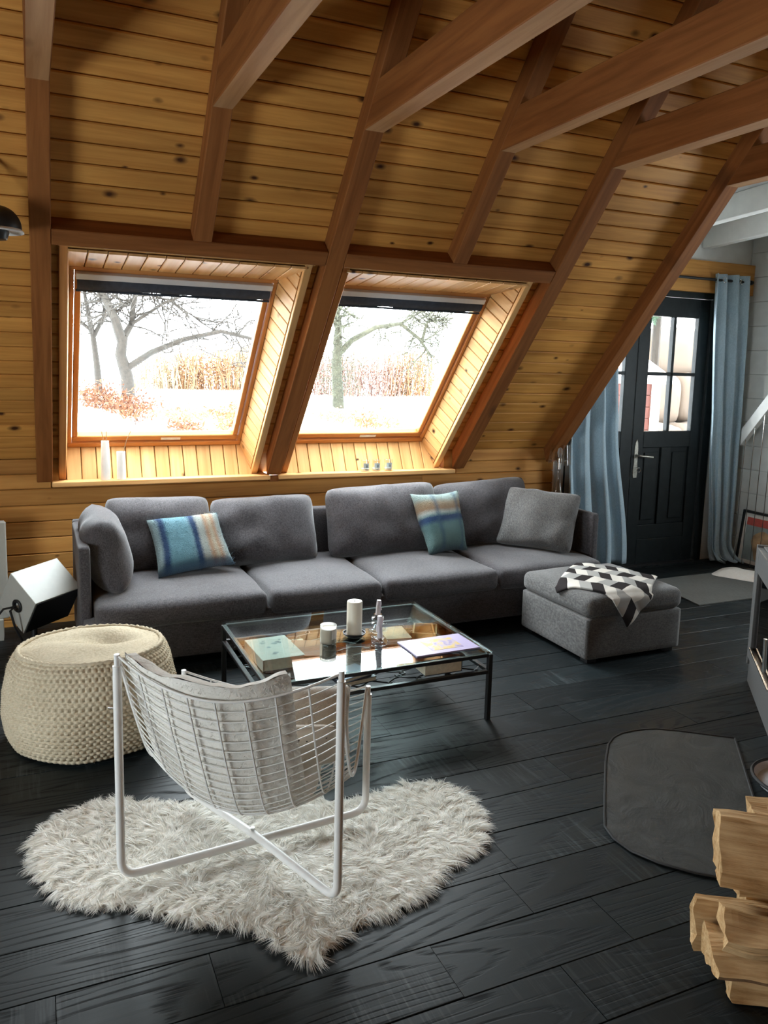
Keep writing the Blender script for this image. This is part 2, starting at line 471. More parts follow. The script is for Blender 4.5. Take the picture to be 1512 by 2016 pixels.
def rbox(cx, cy, cz, sx, sy, sz, r, bulge=(0, 0, 0), n=14, wob=0.0, ws=3.0, seed=0.0, fn=None):
    """soft cushion block: rounded box with domed faces; returns MB"""
    h = np.array((sx, sy, sz)) / 2
    mb = MB()
    def ticks(hh):
        k = [math.sin(math.pi / 2 * t) for t in np.linspace(-1, 1, n + 1)]
        return [hh * q for q in k]
    idx = {}
    tx, ty, tz = ticks(h[0]), ticks(h[1]), ticks(h[2])
    def vert(i, j, k):
        key = (i, j, k)
        if key in idx: return idx[key]
        q = np.array((tx[i], ty[j], tz[k])); rr = min(r, h.min() * 0.999)
        inner = np.clip(q, -(h - rr), h - rr); d = q - inner; ln = np.linalg.norm(d)
        p = inner + (rr * d / ln if ln > 1e-9 else 0)
        fx, fy, fz = p / h
        p = p + np.array((np.sign(fx) * bulge[0] * abs(fx) ** 3 * (1 - fy * fy) * (1 - fz * fz),
                          np.sign(fy) * bulge[1] * abs(fy) ** 3 * (1 - fx * fx) * (1 - fz * fz),
                          np.sign(fz) * bulge[2] * abs(fz) ** 3 * (1 - fx * fx) * (1 - fy * fy)))
        if wob:
            w = mnoise.noise_vector(Vector((p * ws).tolist()) + Vector((seed, seed * 1.7, -seed)))
            p = p + np.array(w) * wob
        P = Vector((p + np.array((cx, cy, cz))).tolist())
        if fn: P = fn(P)
        mb.v.append(tuple(P)); idx[key] = len(mb.v) - 1
        return idx[key]
    for a in range(n):
        for b in range(n):
            for k in (0, n):
                mb.f.append((vert(a, b, k), vert(a + 1, b, k), vert(a + 1, b + 1, k), vert(a, b + 1, k)))
                mb.f.append((vert(a, k, b), vert(a + 1, k, b), vert(a + 1, k, b + 1), vert(a, k, b + 1)))
                mb.f.append((vert(k, a, b), vert(k, a + 1, b), vert(k, a + 1, b + 1), vert(k, a, b + 1)))
    return mb

def pillow(corners, t, n=26, pinch=0.06, wob=0.01, seed=0.0, rnd=0.0):
    """scatter cushion from its four corners TL, TR, BR, BL; returns MB and UVs"""
    tl, tr, br, bl = [Vector(c) for c in corners]
    nrm = ((tr - tl).cross(bl - tl)).normalized()
    mb = MB(); uv = []
    for side in (1, -1):
        b = len(mb.v)
        for j in range(n + 1):
            for i in range(n + 1):
                u, v = i / n * 2 - 1, j / n * 2 - 1
                uu = u * (1 - pinch * (1 - v * v)); vv = v * (1 - pinch * (1 - u * u))
                uu *= 1 - rnd * v ** 8; vv *= 1 - rnd * u ** 8
                s, q = (uu + 1) / 2, (vv + 1) / 2
                p = tl * (1 - s) * (1 - q) + tr * s * (1 - q) + br * s * q + bl * (1 - s) * q
                th = t / 2 * (max(0, 1 - u ** 4) ** 0.55) * (max(0, 1 - v ** 4) ** 0.55)
                p = p + nrm * side * th
                w = mnoise.noise_vector(p * 7 + Vector((seed, seed, 0))) * wob * min(1, th / t * 4)
                p = p + w
                mb.v.append(tuple(p)); uv.append(((u + 1) / 2, (v + 1) / 2))
        for j in range(n):
            for i in range(n):
                a = b + j * (n + 1) + i
                mb.f.append((a, a + 1, a + n + 2, a + n + 1))
    # weld the rim
    vs = mb.v; m = (n + 1) ** 2
    remap = {}
    for j in range(n + 1):
        for i in range(n + 1):
            if i in (0, n) or j in (0, n): remap[m + j * (n + 1) + i] = j * (n + 1) + i
    keep = [k for k in range(len(vs)) if k not in remap]; new = {k: q for q, k in enumerate(keep)}
    mb.f = [tuple(new[remap.get(k, k)] for k in f) for f in mb.f]
    uv = np.array([uv[k] for k in keep], np.float32); mb.v = [vs[k] for k in keep]
    return mb, uv

def strands(roots, dirs, length, width, bend, seed=1, segs=3, perp=None):
    """hair blades: numpy arrays in, one from_pydata-ready mesh out"""
    g = np.random.default_rng(seed); N = len(roots)
    L = length if isinstance(length, np.ndarray) else np.full(N, length)
    if perp is None:
        perp = np.cross(dirs, g.normal(size=(N, 3)))
    perp /= np.linalg.norm(perp, axis=1, keepdims=True) + 1e-9
    pts = []; cur = roots.copy(); d = dirs.copy()
    rows = []
    for k in range(segs + 1):
        w = width * (1 - (k / segs) ** 1.4)
        if k < segs: rows.append((cur - perp * w[:, None] / 2, cur + perp * w[:, None] / 2))
        else: rows.append((cur,))
        d = d + bend * (1.0 / segs); d /= np.linalg.norm(d, axis=1, keepdims=True)
        cur = cur + d * (L / segs)[:, None]
    per = 2 * segs + 1
    V = np.zeros((N, per, 3))
    for k in range(segs): V[:, 2 * k] = rows[k][0]; V[:, 2 * k + 1] = rows[k][1]
    V[:, -1] = rows[segs][0]
    tri = []
    for k in range(segs - 1): tri += [(2 * k, 2 * k + 1, 2 * k + 3), (2 * k, 2 * k + 3, 2 * k + 2)]
    tri.append((2 * segs - 2, 2 * segs - 1, 2 * segs))
    tri = np.array(tri)
    F = (tri[None] + (np.arange(N) * per)[:, None, None]).reshape(-1, 3)
    return V.reshape(-1, 3), F

def tri_mesh(name, V, F, mat, parent=None, world=True):
    me = bpy.data.meshes.new(name)
    if parent is not None and world:
        inv = np.array(parent_world(parent).inverted()); V = V @ inv[:3, :3].T + inv[:3, 3]
    me.vertices.add(len(V)); me.vertices.foreach_set('co', V.astype(np.float32).ravel())
    me.loops.add(len(F) * 3); me.loops.foreach_set('vertex_index', F.astype(np.int32).ravel())
    me.polygons.add(len(F)); me.polygons.foreach_set('loop_start', np.arange(0, len(F) * 3, 3, dtype=np.int32))
    me.update(calc_edges=True)
    return link(name, me, parent, mat)

# ================================================================== STRUCTURE
X0, X1 = -2.6, 5.57          # gable walls
Y0 = -2.4                    # rear knee wall
DOORY = 5.02
RAFT = [(0.019, 0.107), (0.7245, 0.8127), (1.405, 1.5015), (2.117, 2.205), (2.793, 2.893), (3.591, 3.688)]

# ---- floor: dark oak boards laid along the window wall
floor = build(MB().box(X0 - 0.1, X1 + 0.6, Y0 - 0.1, 5.2, -0.12, -0.022), 'floor', 'rubber_black')
tag(floor, kind='structure', label='dark blue-black oak plank floor')
FW_ = 0.1985
joints = {}
r2 = random.Random(3)
y = 5.146; row = 0
fixed = {}   # joints read off the photograph: (y of the row, x)
FIX = [(1.68, 0.97), (1.87, 0.397), (2.48, 1.909), (2.87, 2.27), (3.07, 1.398), (2.07, 1.394)]
while y > 0.79:
    yc = y - FW_ / 2
    xs = [X0 + 0.02]
    fx = sorted(x for (yy, x) in FIX if abs(yy - yc) < 0.1)
    x = X0 + 0.02 + r2.uniform(0.4, 1.6)
    while x < X1:
        if all(abs(x - q) > 0.35 for q in fx): xs.append(x)
        x += r2.uniform(1.0, 1.75)
    xs += fx; xs = sorted(xs) + [X1 + 0.5]
    for a, b in zip(xs[:-1], xs[1:]):
        plank('plank', 'black_oak', floor, ((a + b) / 2, yc, r2.uniform(-0.0008, 0.0006)), (1, 0, 0), (0, 1, 0), (0, 0, 1), b - a - 0.002, FW_ - 0.003, 0.02, 0.0011)
    y -= FW_; row += 1
# boards out of the picture, joined
rest = MB()
yy = 0.78
while yy > Y0:
    rest.box(X0, X1 + 0.5, yy - 0.197, yy, -0.02, 0.0); yy -= 0.2
tag(build(rest, 'plank_field', 'black_oak', floor), kind='stuff')

# ---- roof boarding (ceiling) with two skylight openings
WIN = [(0.1785, 1.318, 0.196, 1.26), (1.559, 2.672, 1.5645, 2.609)]       # lining: front x0,x1 and frame x0,x1
deck = MB()
def deck_box(x0, x1, s0, s1, n0=-0.05, n1=-0.016): deck.box(x0, x1, s0, s1, n0, n1, fn=lambda x, s, n: R(x, s, n))
S_WIN0, S_WIN1 = -0.21, 1.575
deck_box(X0, 0.147, -0.2, S_RIDGE)
deck_box(0.147, 1.355, S_WIN1, S_RIDGE)
deck_box(1.355, 1.528, -0.2, S_RIDGE)
deck_box(1.528, 2.73, S_WIN1, S_RIDGE)
deck_box(2.73, 3.688, -0.2, S_RIDGE)
deck_box(3.688, X1 + 0.2, 2.55, S_RIDGE)
ceiling = build(deck, 'ceiling', 'outer_wood')
tag(ceiling, kind='structure', label='sloping pine-boarded ceiling under the roof')
PW = 0.095
s = 0.0; row = 0
r3 = random.Random(11)
while s < 3.95:
    sc = s + PW / 2
    if s + PW > 0.0 and s < 1.54:
        spans = [(-1.1, 0.145), (1.362, 1.525), (2.732, 3.68)]
    else:
        spans = [(-1.1, 3.68)]
    for (a, b) in spans:
        cuts = [a]
        if b - a > 2.5:
            k = r3.choice([1, 2, 2, 3]); cuts += [r3.choice([0.063, 0.768, 1.453, 2.161, 2.843]) for _ in range(1)]
        cuts = sorted(set(cuts)) + [b]
        for c, d in zip(cuts[:-1], cuts[1:]):
            plank('plank', 'pine_ceiling', ceiling, R((c + d) / 2, sc, r3.uniform(-0.001, 0.001)), (1, 0, 0), (0, -CT, ST), (0, -ST, -CT), d - c - 0.001, PW - 0.005, 0.015, 0.005)
    s += PW; row += 1
up = MB(); s2 = s
while s2 < S_RIDGE:
    up.box(X0, X1 + 0.1, s2, s2 + PW - 0.004, -0.015, 0, fn=lambda x, q, n: R(x, q, n)); s2 += PW
s2 = 0.0
while s2 < s:
    up.box(X0, -1.105, s2, s2 + PW - 0.004, -0.015, 0, fn=lambda x, q, n: R(x, q, n)); s2 += PW
tag(build(up, 'plank_field', 'pine_ceiling', ceiling), kind='stuff')

# ---- the other slope and the gable, behind the viewer, with their windows
def R2(x, s, n): p = R(x, s, n); return Vector((p.x, 2 * RIDGE_Y - p.y, p.z))
rear = MB()
def rear_box(x0, x1, s0, s1): rear.box(x0, x1, s0, s1, -0.05, 0, fn=lambda x, q, n: R2(x, q, n))
rear_box(X0, X1 + 0.2, -0.2, S_RIDGE)
tag(build(rear, 'ceiling_rear', 'pine_ceiling'), kind='structure', label='pine ceiling slope behind the viewer')
rw = build(MB().box(X0, X1 + 0.2, Y0 - 0.06, Y0, -0.1, 1.2), 'wall_rear', 'pine_wall'); tag(rw, kind='structure', label='knee wall behind the viewer')
g = MB()
GY0, GY1, GZ0, GZ1 = 0.8, 2.6, 0.20, 1.30          # tall glazing in the gable, out of the picture on the left
g.box(X0 - 0.06, X0, Y0 - 0.1, GY0, -0.1, 5.3); g.box(X0 - 0.06, X0, GY1, 5.1, -0.1, 5.3)
g.box(X0 - 0.06, X0, GY0, GY1, -0.1, GZ0); g.box(X0 - 0.06, X0, GY0, GY1, GZ1, 5.3)
tag(build(g, 'wall_left', 'pine_wall'), kind='structure', label='gable wall left of the viewer')
gw = bpy.data.objects.new('window_3', None); COL.objects.link(gw); tag(gw, 'wide gable window left of the viewer', kind='structure')
for k in range(3):
    a = GY0 + k * 0.6; b = a + 0.6
    build(MB().box(X0 - 0.03, X0 - 0.025, a + 0.03, b - 0.03, GZ0 + 0.03, GZ1 - 0.03), 'pane', 'window_glass', gw)
    for (y0_, y1_, z0_, z1_) in ((a, a + 0.04, GZ0, GZ1), (b - 0.04, b, GZ0, GZ1), (a + 0.04, b - 0.04, GZ0, GZ0 + 0.04), (a + 0.04, b - 0.04, GZ1 - 0.04, GZ1)):
        build(MB().box(X0 - 0.055, X0 - 0.005, y0_, y1_, z0_, z1_), 'frame_bar', 'frame_wood', gw)

# ---- knee wall
wall_back = build(MB().box(X0, 3.79, WY + 0.016, WY + 0.07, -0.1, 0.835).box(X0, 0.14, WY + 0.016, WY + 0.07, 0.835, 1.0).box(2.74, 3.79, WY + 0.016, WY + 0.07, 0.835, 1.0), 'wall_back', 'outer_wood')
tag(wall_back, kind='structure', label='low pine-boarded knee wall behind the sofa')
z = -0.02; k = 0
edges_z = []
z = 1.03
WP = 0.098
rows = []
zt = 0.825
rows = [(zt - (i + 1) * WP, zt - i * WP) for i in range(10)]
for i, (za, zb) in enumerate(rows):
    cut = r3.uniform(0.6, 2.6)
    for a, b in ((X0 + 0.9, cut), (cut, 3.78)):
        plank('plank', 'pine_wall', wall_back, ((a + b) / 2, WY, (za + zb) / 2), (1, 0, 0), (0, 0, 1), (0, -1, 0), b - a - 0.001, WP - 0.004, 0.015, 0.004)
# boards above sill level, right of the windows and left of the first rafter
for (za, zb) in ((0.825, 0.915), (0.915, 1.005)):
    for a, b in ((2.835, 3.78), (X0 + 0.9, 0.095)):
        plank('plank', 'pine_wall', wall_back, ((a + b) / 2, WY, (za + zb) / 2), (1, 0, 0), (0, 0, 1), (0, -1, 0), b - a - 0.001, zb - za - 0.004, 0.015, 0.004)

# ---- rafters
RN = 0.101
RLAB = ['leftmost rafter, the one at the picture edge beside the left skylight', 'short rafter ending on the beam above the left skylight',
        'long rafter running down between the two skylights', 'short rafter ending on the beam above the right skylight',
        'long rafter on the right side of the right skylight', 'rightmost rafter, edging the slope before the curtained door']
def rafter(i, x0, x1, s0, lab):
    xm = (x0 + x1) / 2; s1 = S_RIDGE
    mb = MB(); w = (x1 - x0) / 2
    L = s1 - s0
    # local: x along slope from s0, y sideways, z = n
    if s0 < 0.5:
        zc = 0.862 if i < 5 else 0.897
        # foot cut level at zc: inner edge and outer edge positions along the slope
        si = (zc - WZ + RN * CT) / ST; so = (zc - WZ) / ST
        # outer edge must not pass the wall plane: s >= 0 for n = 0
        poly = [(si, RN), ((zc - WZ + 0.105 * 0) / ST if so > 0 else max(so, -0.0), 0.0)]
        poly = [(si, RN), (0.0, 0.0), (s1, 0.0), (s1, RN)]
    else:
        poly = [(s0, 0.0), (s1, 0.0), (s1, RN), (s0, RN)]
    mb.prism([(p[0] - s0, p[1]) for p in poly], lambda p, t: (p[0], t, p[1]), -w, w)
    o = oriented(mb, 'rafter', 'beam_wood', R(xm, s0, 0.0), (0, -CT, ST), (-1, 0, 0), (0, -ST, -CT), bevel=0.004, seg=1)
    tag(o, lab, 'rafter', 'rafters of the roof slope')
SH0, SH1 = 1.548, 1.630
for i, ((a, b), lab) in enumerate(zip(RAFT, RLAB)):
    rafter(i, a, b, SH1 if i in (1, 3) else 0.0, lab)
# headers above the skylights
for (a, b, lab) in ((0.108, 1.404, 'horizontal beam across the top of the left skylight'), (1.5025, 2.792, 'horizontal beam across the top of the right skylight')):
    mb = MB().box(-(b - a) / 2, (b - a) / 2, -(SH1 - SH0) / 2, (SH1 - SH0) / 2, 0, RN)
    o = oriented(mb, 'header_beam', 'beam_wood', R((a + b) / 2, (SH0 + SH1) / 2, 0.0), (1, 0, 0), (0, -CT, ST), (0, -ST, -CT), bevel=0.004, seg=1)
    tag(o, lab, 'beam', 'header beams over the skylights')
# collar ties running overhead to the other slope
TLAB = ['leftmost ceiling beam, over the first rafter', 'second ceiling beam from the left, over the left skylight', 'third ceiling beam from the left, over the post between skylights',
        'fourth ceiling beam from the left, the longest one in view', 'fifth ceiling beam from the left, short in the upper right', 'rightmost ceiling beam, just a corner above the white ceiling']
for (a, b), lab in zip(RAFT, TLAB):
    y1 = 3.283; y0 = 2 * RIDGE_Y - y1
    # end is cut to the slope: polygon in (y, z)
    zb, zt_ = 2.6395, 2.813
    yb = WY - (zb - (WZ - RN / CT)) / (ST / CT); yt = WY - (zt_ - (WZ - RN / CT)) / (ST / CT)
    e = 0.0
    poly = [(yb + e, zb), (yt + e, zt_), (2 * RIDGE_Y - yt - e, zt_), (2 * RIDGE_Y - yb - e, zb)]
    xm = (a + b) / 2; w = (b - a) / 2
    mb = MB().prism([(p[0] - RIDGE_Y, p[1] - zb) for p in poly], lambda p, t: (p[0], t, p[1]), -w, w)
    o = oriented(mb, 'collar_beam', 'beam_wood', (xm, RIDGE_Y, zb), (0, 1, 0), (-1, 0, 0), (0, 0, 1), bevel=0.004, seg=1)
    tag(o, lab, 'beam', 'collar beams under the roof')
    o.data.materials.append(MATS['beam_pale'])          # paler wood colour on the downward faces
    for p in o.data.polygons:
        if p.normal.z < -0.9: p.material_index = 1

# ---- sill board
def sill(x0, x1, lab, n):
    mb = MB().box(-(x1 - x0) / 2, (x1 - x0) / 2, -0.105, 0.105, -0.029, 0)
    o = oriented(mb, f'trim_{n}', 'pine_lining', ((x0 + x1) / 2, 5.087, 0.868), (1, 0, 0), (0, 1, 0), (0, 0, 1), bevel=0.004, seg=2)
    tag(o, lab, kind='structure')
sill(0.101, 1.42, 'pine window sill under the left skylight', 1)
sill(1.478, 2.798, 'pine window sill under the right skylight', 2)
o = build(MB().box(1.418, 1.48, 5.0, 5.04, 0.823, 0.86), 'trim_3', 'beam_wood'); tag(o, 'small block between the two sills', kind='structure')

# ---- skylights
def zy(s, n): p = R(0, s, n); return p.y, p.z
FN = -0.126
FS0, FS1 = -0.042, 1.281
def skylight(n, fx0, fx1, lx0, lx1, side):
    w = bpy.data.objects.new(f'window_{n}', None); COL.objects.link(w)
    tag(w, f'{side} roof skylight with orange-brown pine frame', kind='structure')
    bx = lambda x0, x1, s0, s1, n0, n1: MB().box(x0, x1, s0, s1, n0, n1, fn=lambda x, s, q: R(x, s, q))
    def bar(name, x0, x1, s0, s1, n0, n1, mat, bev=0.004):
        cx, cs, cn = (x0 + x1) / 2, (s0 + s1) / 2, (n0 + n1) / 2
        if (x1 - x0) >= (s1 - s0):
            mb = MB().box(x0 - cx, x1 - cx, s0 - cs, s1 - cs, n0 - cn, n1 - cn)
            return oriented(mb, name, mat, R(cx, cs, cn), (1, 0, 0), (0, -CT, ST), (0, -ST, -CT), w, bevel=bev, seg=2)
        mb = MB().box(s0 - cs, s1 - cs, x0 - cx, x1 - cx, n0 - cn, n1 - cn)
        return oriented(mb, name, mat, R(cx, cs, cn), (0, -CT, ST), (-1, 0, 0), (0, -ST, -CT), w, bevel=bev, seg=2)
    fw = 0.022
    # outer frame, set behind the lining
    bar('frame_rail', fx0, fx1, FS0, FS0 + 0.035, FN - 0.06, FN, 'frame_wood')
    bar('frame_rail', fx0, fx1, FS1 - fw, FS1, FN - 0.06, FN, 'frame_wood')
    bar('frame_stile', fx0, fx0 + fw, FS0 + 0.035, FS1 - fw, FN - 0.06, FN, 'frame_wood')
    bar('frame_stile', fx1 - fw, fx1, FS0 + 0.035, FS1 - fw, FN - 0.06, FN, 'frame_wood')
    # moving sash
    a0, a1, b0, b1 = fx0 + fw + 0.004, fx1 - fw - 0.004, FS0 + 0.040, FS1 - fw - 0.004
    sw = 0.040
    bar('sash_rail', a0, a1, b0, b0 + sw, FN - 0.062, FN - 0.012, 'frame_wood', 0.008)
    bar('sash_rail', a0, a1, b1 - sw, b1, FN - 0.062, FN - 0.012, 'frame_wood', 0.008)
    bar('sash_stile', a0, a0 + sw * 0.8, b0 + sw, b1 - sw, FN - 0.062, FN - 0.012, 'frame_wood', 0.008)
    bar('sash_stile', a1 - sw * 0.8, a1, b0 + sw, b1 - sw, FN - 0.062, FN - 0.012, 'frame_wood', 0.008)
    bar('pane', a0 + 0.02, a1 - 0.02, b0 + 0.02, b1 - 0.02, FN - 0.050, FN - 0.044, 'window_glass', 0)
    xm = (a0 + a1) / 2
    bar('label_plate', xm + 0.02, xm + 0.14, b0 + 0.006, b0 + 0.026, FN - 0.012, FN - 0.010, 'sticker', 0)
    # outside weather kerb that closes the gap to the roof deck
    k = MB()
    for (x0, x1, s0, s1) in ((fx0 - 0.10, fx0, FS0 - 0.14, FS1 + 0.30), (fx1, fx1 + 0.10, FS0 - 0.14, FS1 + 0.30), (fx0, fx1, FS0 - 0.14, FS0), (fx0, fx1, FS1, FS1 + 0.30)):
        k.box(x0, x1, s0, s1, -0.185, -0.165, fn=lambda x, s, q: R(x, s, q))
    build(k, 'kerb', 'stove_grey', w)
    # ---- lining
    # left board (edge on), straight
    def side_lining(xf, xb, sgn):
        # backing
        back = MB()
        pts = []
        for s0_ in (-0.32, 1.60):
            for (x, q) in ((xf, 0.0557), (xb, FN - 0.05), (xb + sgn * 0.03, FN - 0.05), (xf + sgn * 0.036, 0.0557)):
                pts.append(R(x + sgn * 0.012 if (x in (xf, xb)) else x, s0_, q))
        back.add(pts, [(0, 1, 2, 3), (7, 6, 5, 4), (0, 4, 5, 1), (1, 5, 6, 2), (2, 6, 7, 3), (3, 7, 4, 0)])
        build(back, 'lining_back', 'frame_wood', w)
        # boards square to the roof
        d = Vector((0, -ST, -CT)) * 0.1817 + Vector((xf - xb, 0, 0)); Ld = d.length; d.normalize()
        es = Vector((0, -CT, ST)); nrm = d.cross(es) if sgn > 0 else es.cross(d)
        if nrm.x * sgn > 0: nrm = -nrm
        s_ = -0.23
        while s_ < 1.565:
            c = (R(xf, s_ + 0.039, 0.0557) + R(xb, s_ + 0.039, FN)) / 2
            ey = nrm.cross(d)
            plank('lining_board', 'pine_lining', w, c - d * 0.012, d, ey, nrm, Ld - 0.024, 0.0742, 0.012, 0.003)
            s_ += 0.0787
        # corner bead that trims the front edge
        bead = MB().box(-0.945, 0.945, -0.020, 0.020, -0.014, 0.014)
        oriented(bead, 'corner_bead', 'pine_lining' if sgn > 0 else 'frame_wood', R(xf + sgn * 0.018, 0.651, 0.046), (0, -CT, ST), (-1, 0, 0), (0, -ST, -CT), w, bevel=0.003, seg=1)
    side_lining(lx0, fx0, -1)
    side_lining(lx1, fx1, 1)
    # top boards
    yb_, zb_ = zy(FS1, FN); yf_, zf_ = 3.99, 2.078
    d = Vector((0, yf_ - yb_, zf_ - zb_)); Ld = d.length; d.normalize()
    nrm = Vector((1, 0, 0)).cross(d); 
    if nrm.z > 0: nrm = -nrm
    m = int(round((lx1 - fx0 + 0.03) / 0.087))
    for i in range(m):
        xa = fx0 - 0.02 + (lx1 - fx0 + 0.03) * i / m; xb_ = fx0 - 0.02 + (lx1 - fx0 + 0.03) * (i + 1) / m
        c = Vector(((xa + xb_) / 2, (yf_ + yb_) / 2, (zf_ + zb_) / 2))
        plank('lining_board', 'pine_lining', w, c, d, nrm.cross(d), nrm, Ld, xb_ - xa - 0.005, 0.012, 0.003)
    tb = MB().box(fx0 - 0.1, lx1 + 0.05, 0, 0.02, 0, 0.02, fn=None)
    tb = MB(); tb.add([(fx0 - 0.06, yf_, zf_ + 0.02), (lx1 + 0.05, yf_, zf_ + 0.02), (lx1 + 0.05, yb_ + 0.05, zb_ + 0.02), (fx0 - 0.06, yb_ + 0.05, zb_ + 0.02),
                       (fx0 - 0.06, yf_, zf_ + 0.06), (lx1 + 0.05, yf_, zf_ + 0.06), (lx1 + 0.05, yb_ + 0.05, zb_ + 0.06), (fx0 - 0.06, yb_ + 0.05, zb_ + 0.06)],
                      [(0, 1, 2, 3), (7, 6, 5, 4), (0, 4, 5, 1), (1, 5, 6, 2), (2, 6, 7, 3), (3, 7, 4, 0)])
    build(tb, 'lining_back', 'outer_wood', w)
    # apron boards below the frame, leaning down to the sill
    yt_, zt2 = zy(FS0, FN); yb2, zb2 = 5.063, 0.860
    d = Vector((0, yb2 - yt_, zb2 - zt2)); Ld = d.length; d.normalize()
    nrm = d.cross(Vector((1, 0, 0)))
    if nrm.y > 0: nrm = -nrm
    m = int(round((lx1 - fx0) / 0.087))
    for i in range(m):
        xa = fx0 - 0.012 + (lx1 - fx0 + 0.015) * i / m; xb_ = fx0 - 0.012 + (lx1 - fx0 + 0.015) * (i + 1) / m
        c = Vector(((xa + xb_) / 2, (yt_ + yb2) / 2, (zt2 + zb2) / 2))
        plank('lining_board', 'pine_lining', w, c, d, nrm.cross(d), nrm, Ld, xb_ - xa - 0.005, 0.012, 0.003)
    ab = MB(); ab.add([(fx0 - 0.06, yt_ + 0.02, zt2), (lx1 + 0.05, yt_ + 0.02, zt2), (lx1 + 0.05, yb2 + 0.03, zb2), (fx0 - 0.06, yb2 + 0.03, zb2),
                       (fx0 - 0.06, yt_ + 0.06, zt2), (lx1 + 0.05, yt_ + 0.06, zt2), (lx1 + 0.05, yb2 + 0.09, zb2), (fx0 - 0.06, yb2 + 0.09, zb2)],
                      [(0, 1, 2, 3), (7, 6, 5, 4), (0, 4, 5, 1), (1, 5, 6, 2), (2, 6, 7, 3), (3, 7, 4, 0)])
    build(ab, 'lining_back', 'outer_wood', w)
    # ---- roller blind
    bl = thing('roller_blind', f'dark navy roller blind rolled up at the top of the {side} skylight', 'blind', tuple(R((fx0 + fx1) / 2, FS1 - 0.06, FN)), group='skylight roller blinds')
    c0 = FS1 - 0.034
    cas = MB().box(fx0 + 0.03, fx1 - 0.025, c0 - 0.035, c0, FN - 0.02, FN + 0.012, fn=lambda x, s, q: R(x, s, q))
    build(cas, 'casing', 'alu', bl, bevel=0.003)
    rb = MB()
    def fab(u, v):
        x = fx0 + 0.036 + (fx1 - fx0 - 0.07) * u
        a = v * 2 * math.pi
        rad = 0.038 + 0.003 * math.sin(u * 9 + n) + 0.002 * math.sin(u * 31)
        return R(x, c0 - 0.066 + rad * math.cos(a) * 1.05, FN - 0.005 + 0.022 * math.sin(a))
    rb.grid(lambda u, v: fab(v, u), 16, 40, closed_u=True)
    build(rb, 'fabric_roll', 'blind_navy', bl, smooth=True)
    bar2 = MB().tube([R(fx0 + 0.03, c0 - 0.104, FN + 0.008), R(fx1 - 0.03, c0 - 0.106, FN + 0.008)], 0.006, 8)
    build(bar2, 'hem_bar', 'blind_navy', bl, smooth=True)
skylight(1, 0.196, 1.26, 0.1785, 1.318, 'left')
skylight(2, 1.5645, 2.609, 1.559, 2.672, 'right')

# ---- door wall, dormer, white right wall
DC = math.tan(math.radians(3.3))
def dz(y): return 2.60 + (DOORY - y) * DC           # underside of the dormer beams
dw = MB()
dw.box(3.69, 3.78, DOORY, DOORY + 0.08, -0.1, 2.9)                       # left of the door
dw.box(5.26, X1 + 0.2, DOORY, DOORY + 0.08, -0.1, 2.25)                  # right of the door
dw.box(3.78, X1 + 0.2, DOORY, DOORY + 0.08, 2.25, 2.95)                  # above
tag(build(dw, 'wall_door', 'white_paint'), kind='structure', label='white wall around the dark entrance door')
bw = MB().box(3.785, 3.83, DOORY - 0.012, DOORY, 0.0, 2.2)
tag(build(bw, 'trim_4', 'beige_wall_paint'), kind='structure', label='beige strip of wall beside the curtain')
lin = MB().box(-0.93, 0.93, -0.125, 0.125, -0.03, 0.03)
o = oriented(lin, 'trim_5', 'pine_wall', (4.64, DOORY - 0.025, 2.375), (1, 0, 0), (0, 0, 1), (0, -1, 0), bevel=0.004)
tag(o, 'broad pine lintel board above the entrance door', kind='structure')
# cheek between knee wall and door wall, and cheek of the dormer
ck = MB().prism([(5.03, 0.99), (5.03, 2.85), (3.42, 2.85)], lambda p, t: (t, p[0], p[1]), 3.69, 3.72)
tag(build(ck, 'wall_dormer', 'white_paint'), kind='structure', label='cheek wall of the dormer')
wr = MB()
SWY0, SWY1, SWZ0, SWZ1 = 2.6, 3.5, 0.95, 2.05          # unseen window added in the right wall to brighten the entrance side
wr.box(X1 + 0.012, X1 + 0.1, SWY1, DOORY + 0.05, -0.1, 5.2); wr.box(X1 + 0.012, X1 + 0.1, Y0, SWY0, -0.1, 5.2)
wr.box(X1 + 0.012, X1 + 0.1, SWY0, SWY1, -0.1, SWZ0); wr.box(X1 + 0.012, X1 + 0.1, SWY0, SWY1, SWZ1, 5.2)
sw_ = bpy.data.objects.new('window_4', None); COL.objects.link(sw_); tag(sw_, 'window added out of view in the white right wall to light the entrance', kind='structure')
build(MB().box(X1 + 0.05, X1 + 0.055, SWY0, SWY1, SWZ0, SWZ1), 'pane', 'window_glass', sw_)
for (y0_, y1_, z0_, z1_) in ((SWY0, SWY0 + 0.05, SWZ0, SWZ1), (SWY1 - 0.05, SWY1, SWZ0, SWZ1), (SWY0, SWY1, SWZ0, SWZ0 + 0.05), (SWY0, SWY1, SWZ1 - 0.05, SWZ1)):
    build(MB().box(X1 + 0.03, X1 + 0.08, y0_, y1_, z0_, z1_), 'frame_bar', 'white_paint', sw_)
wall_right = build(wr, 'wall_right', 'white_wall_paint'); tag(wall_right, kind='structure', label='white painted boarded wall on the right')
z = 0.0
while z < 3.3:
    plank('board', 'white_wall_paint', wall_right, (X1, 4.26, z + 0.1), (0, 1, 0), (0, 0, 1), (-1, 0, 0), 1.50, 0.197, 0.012, 0.003); z += 0.2
dc = MB(); 
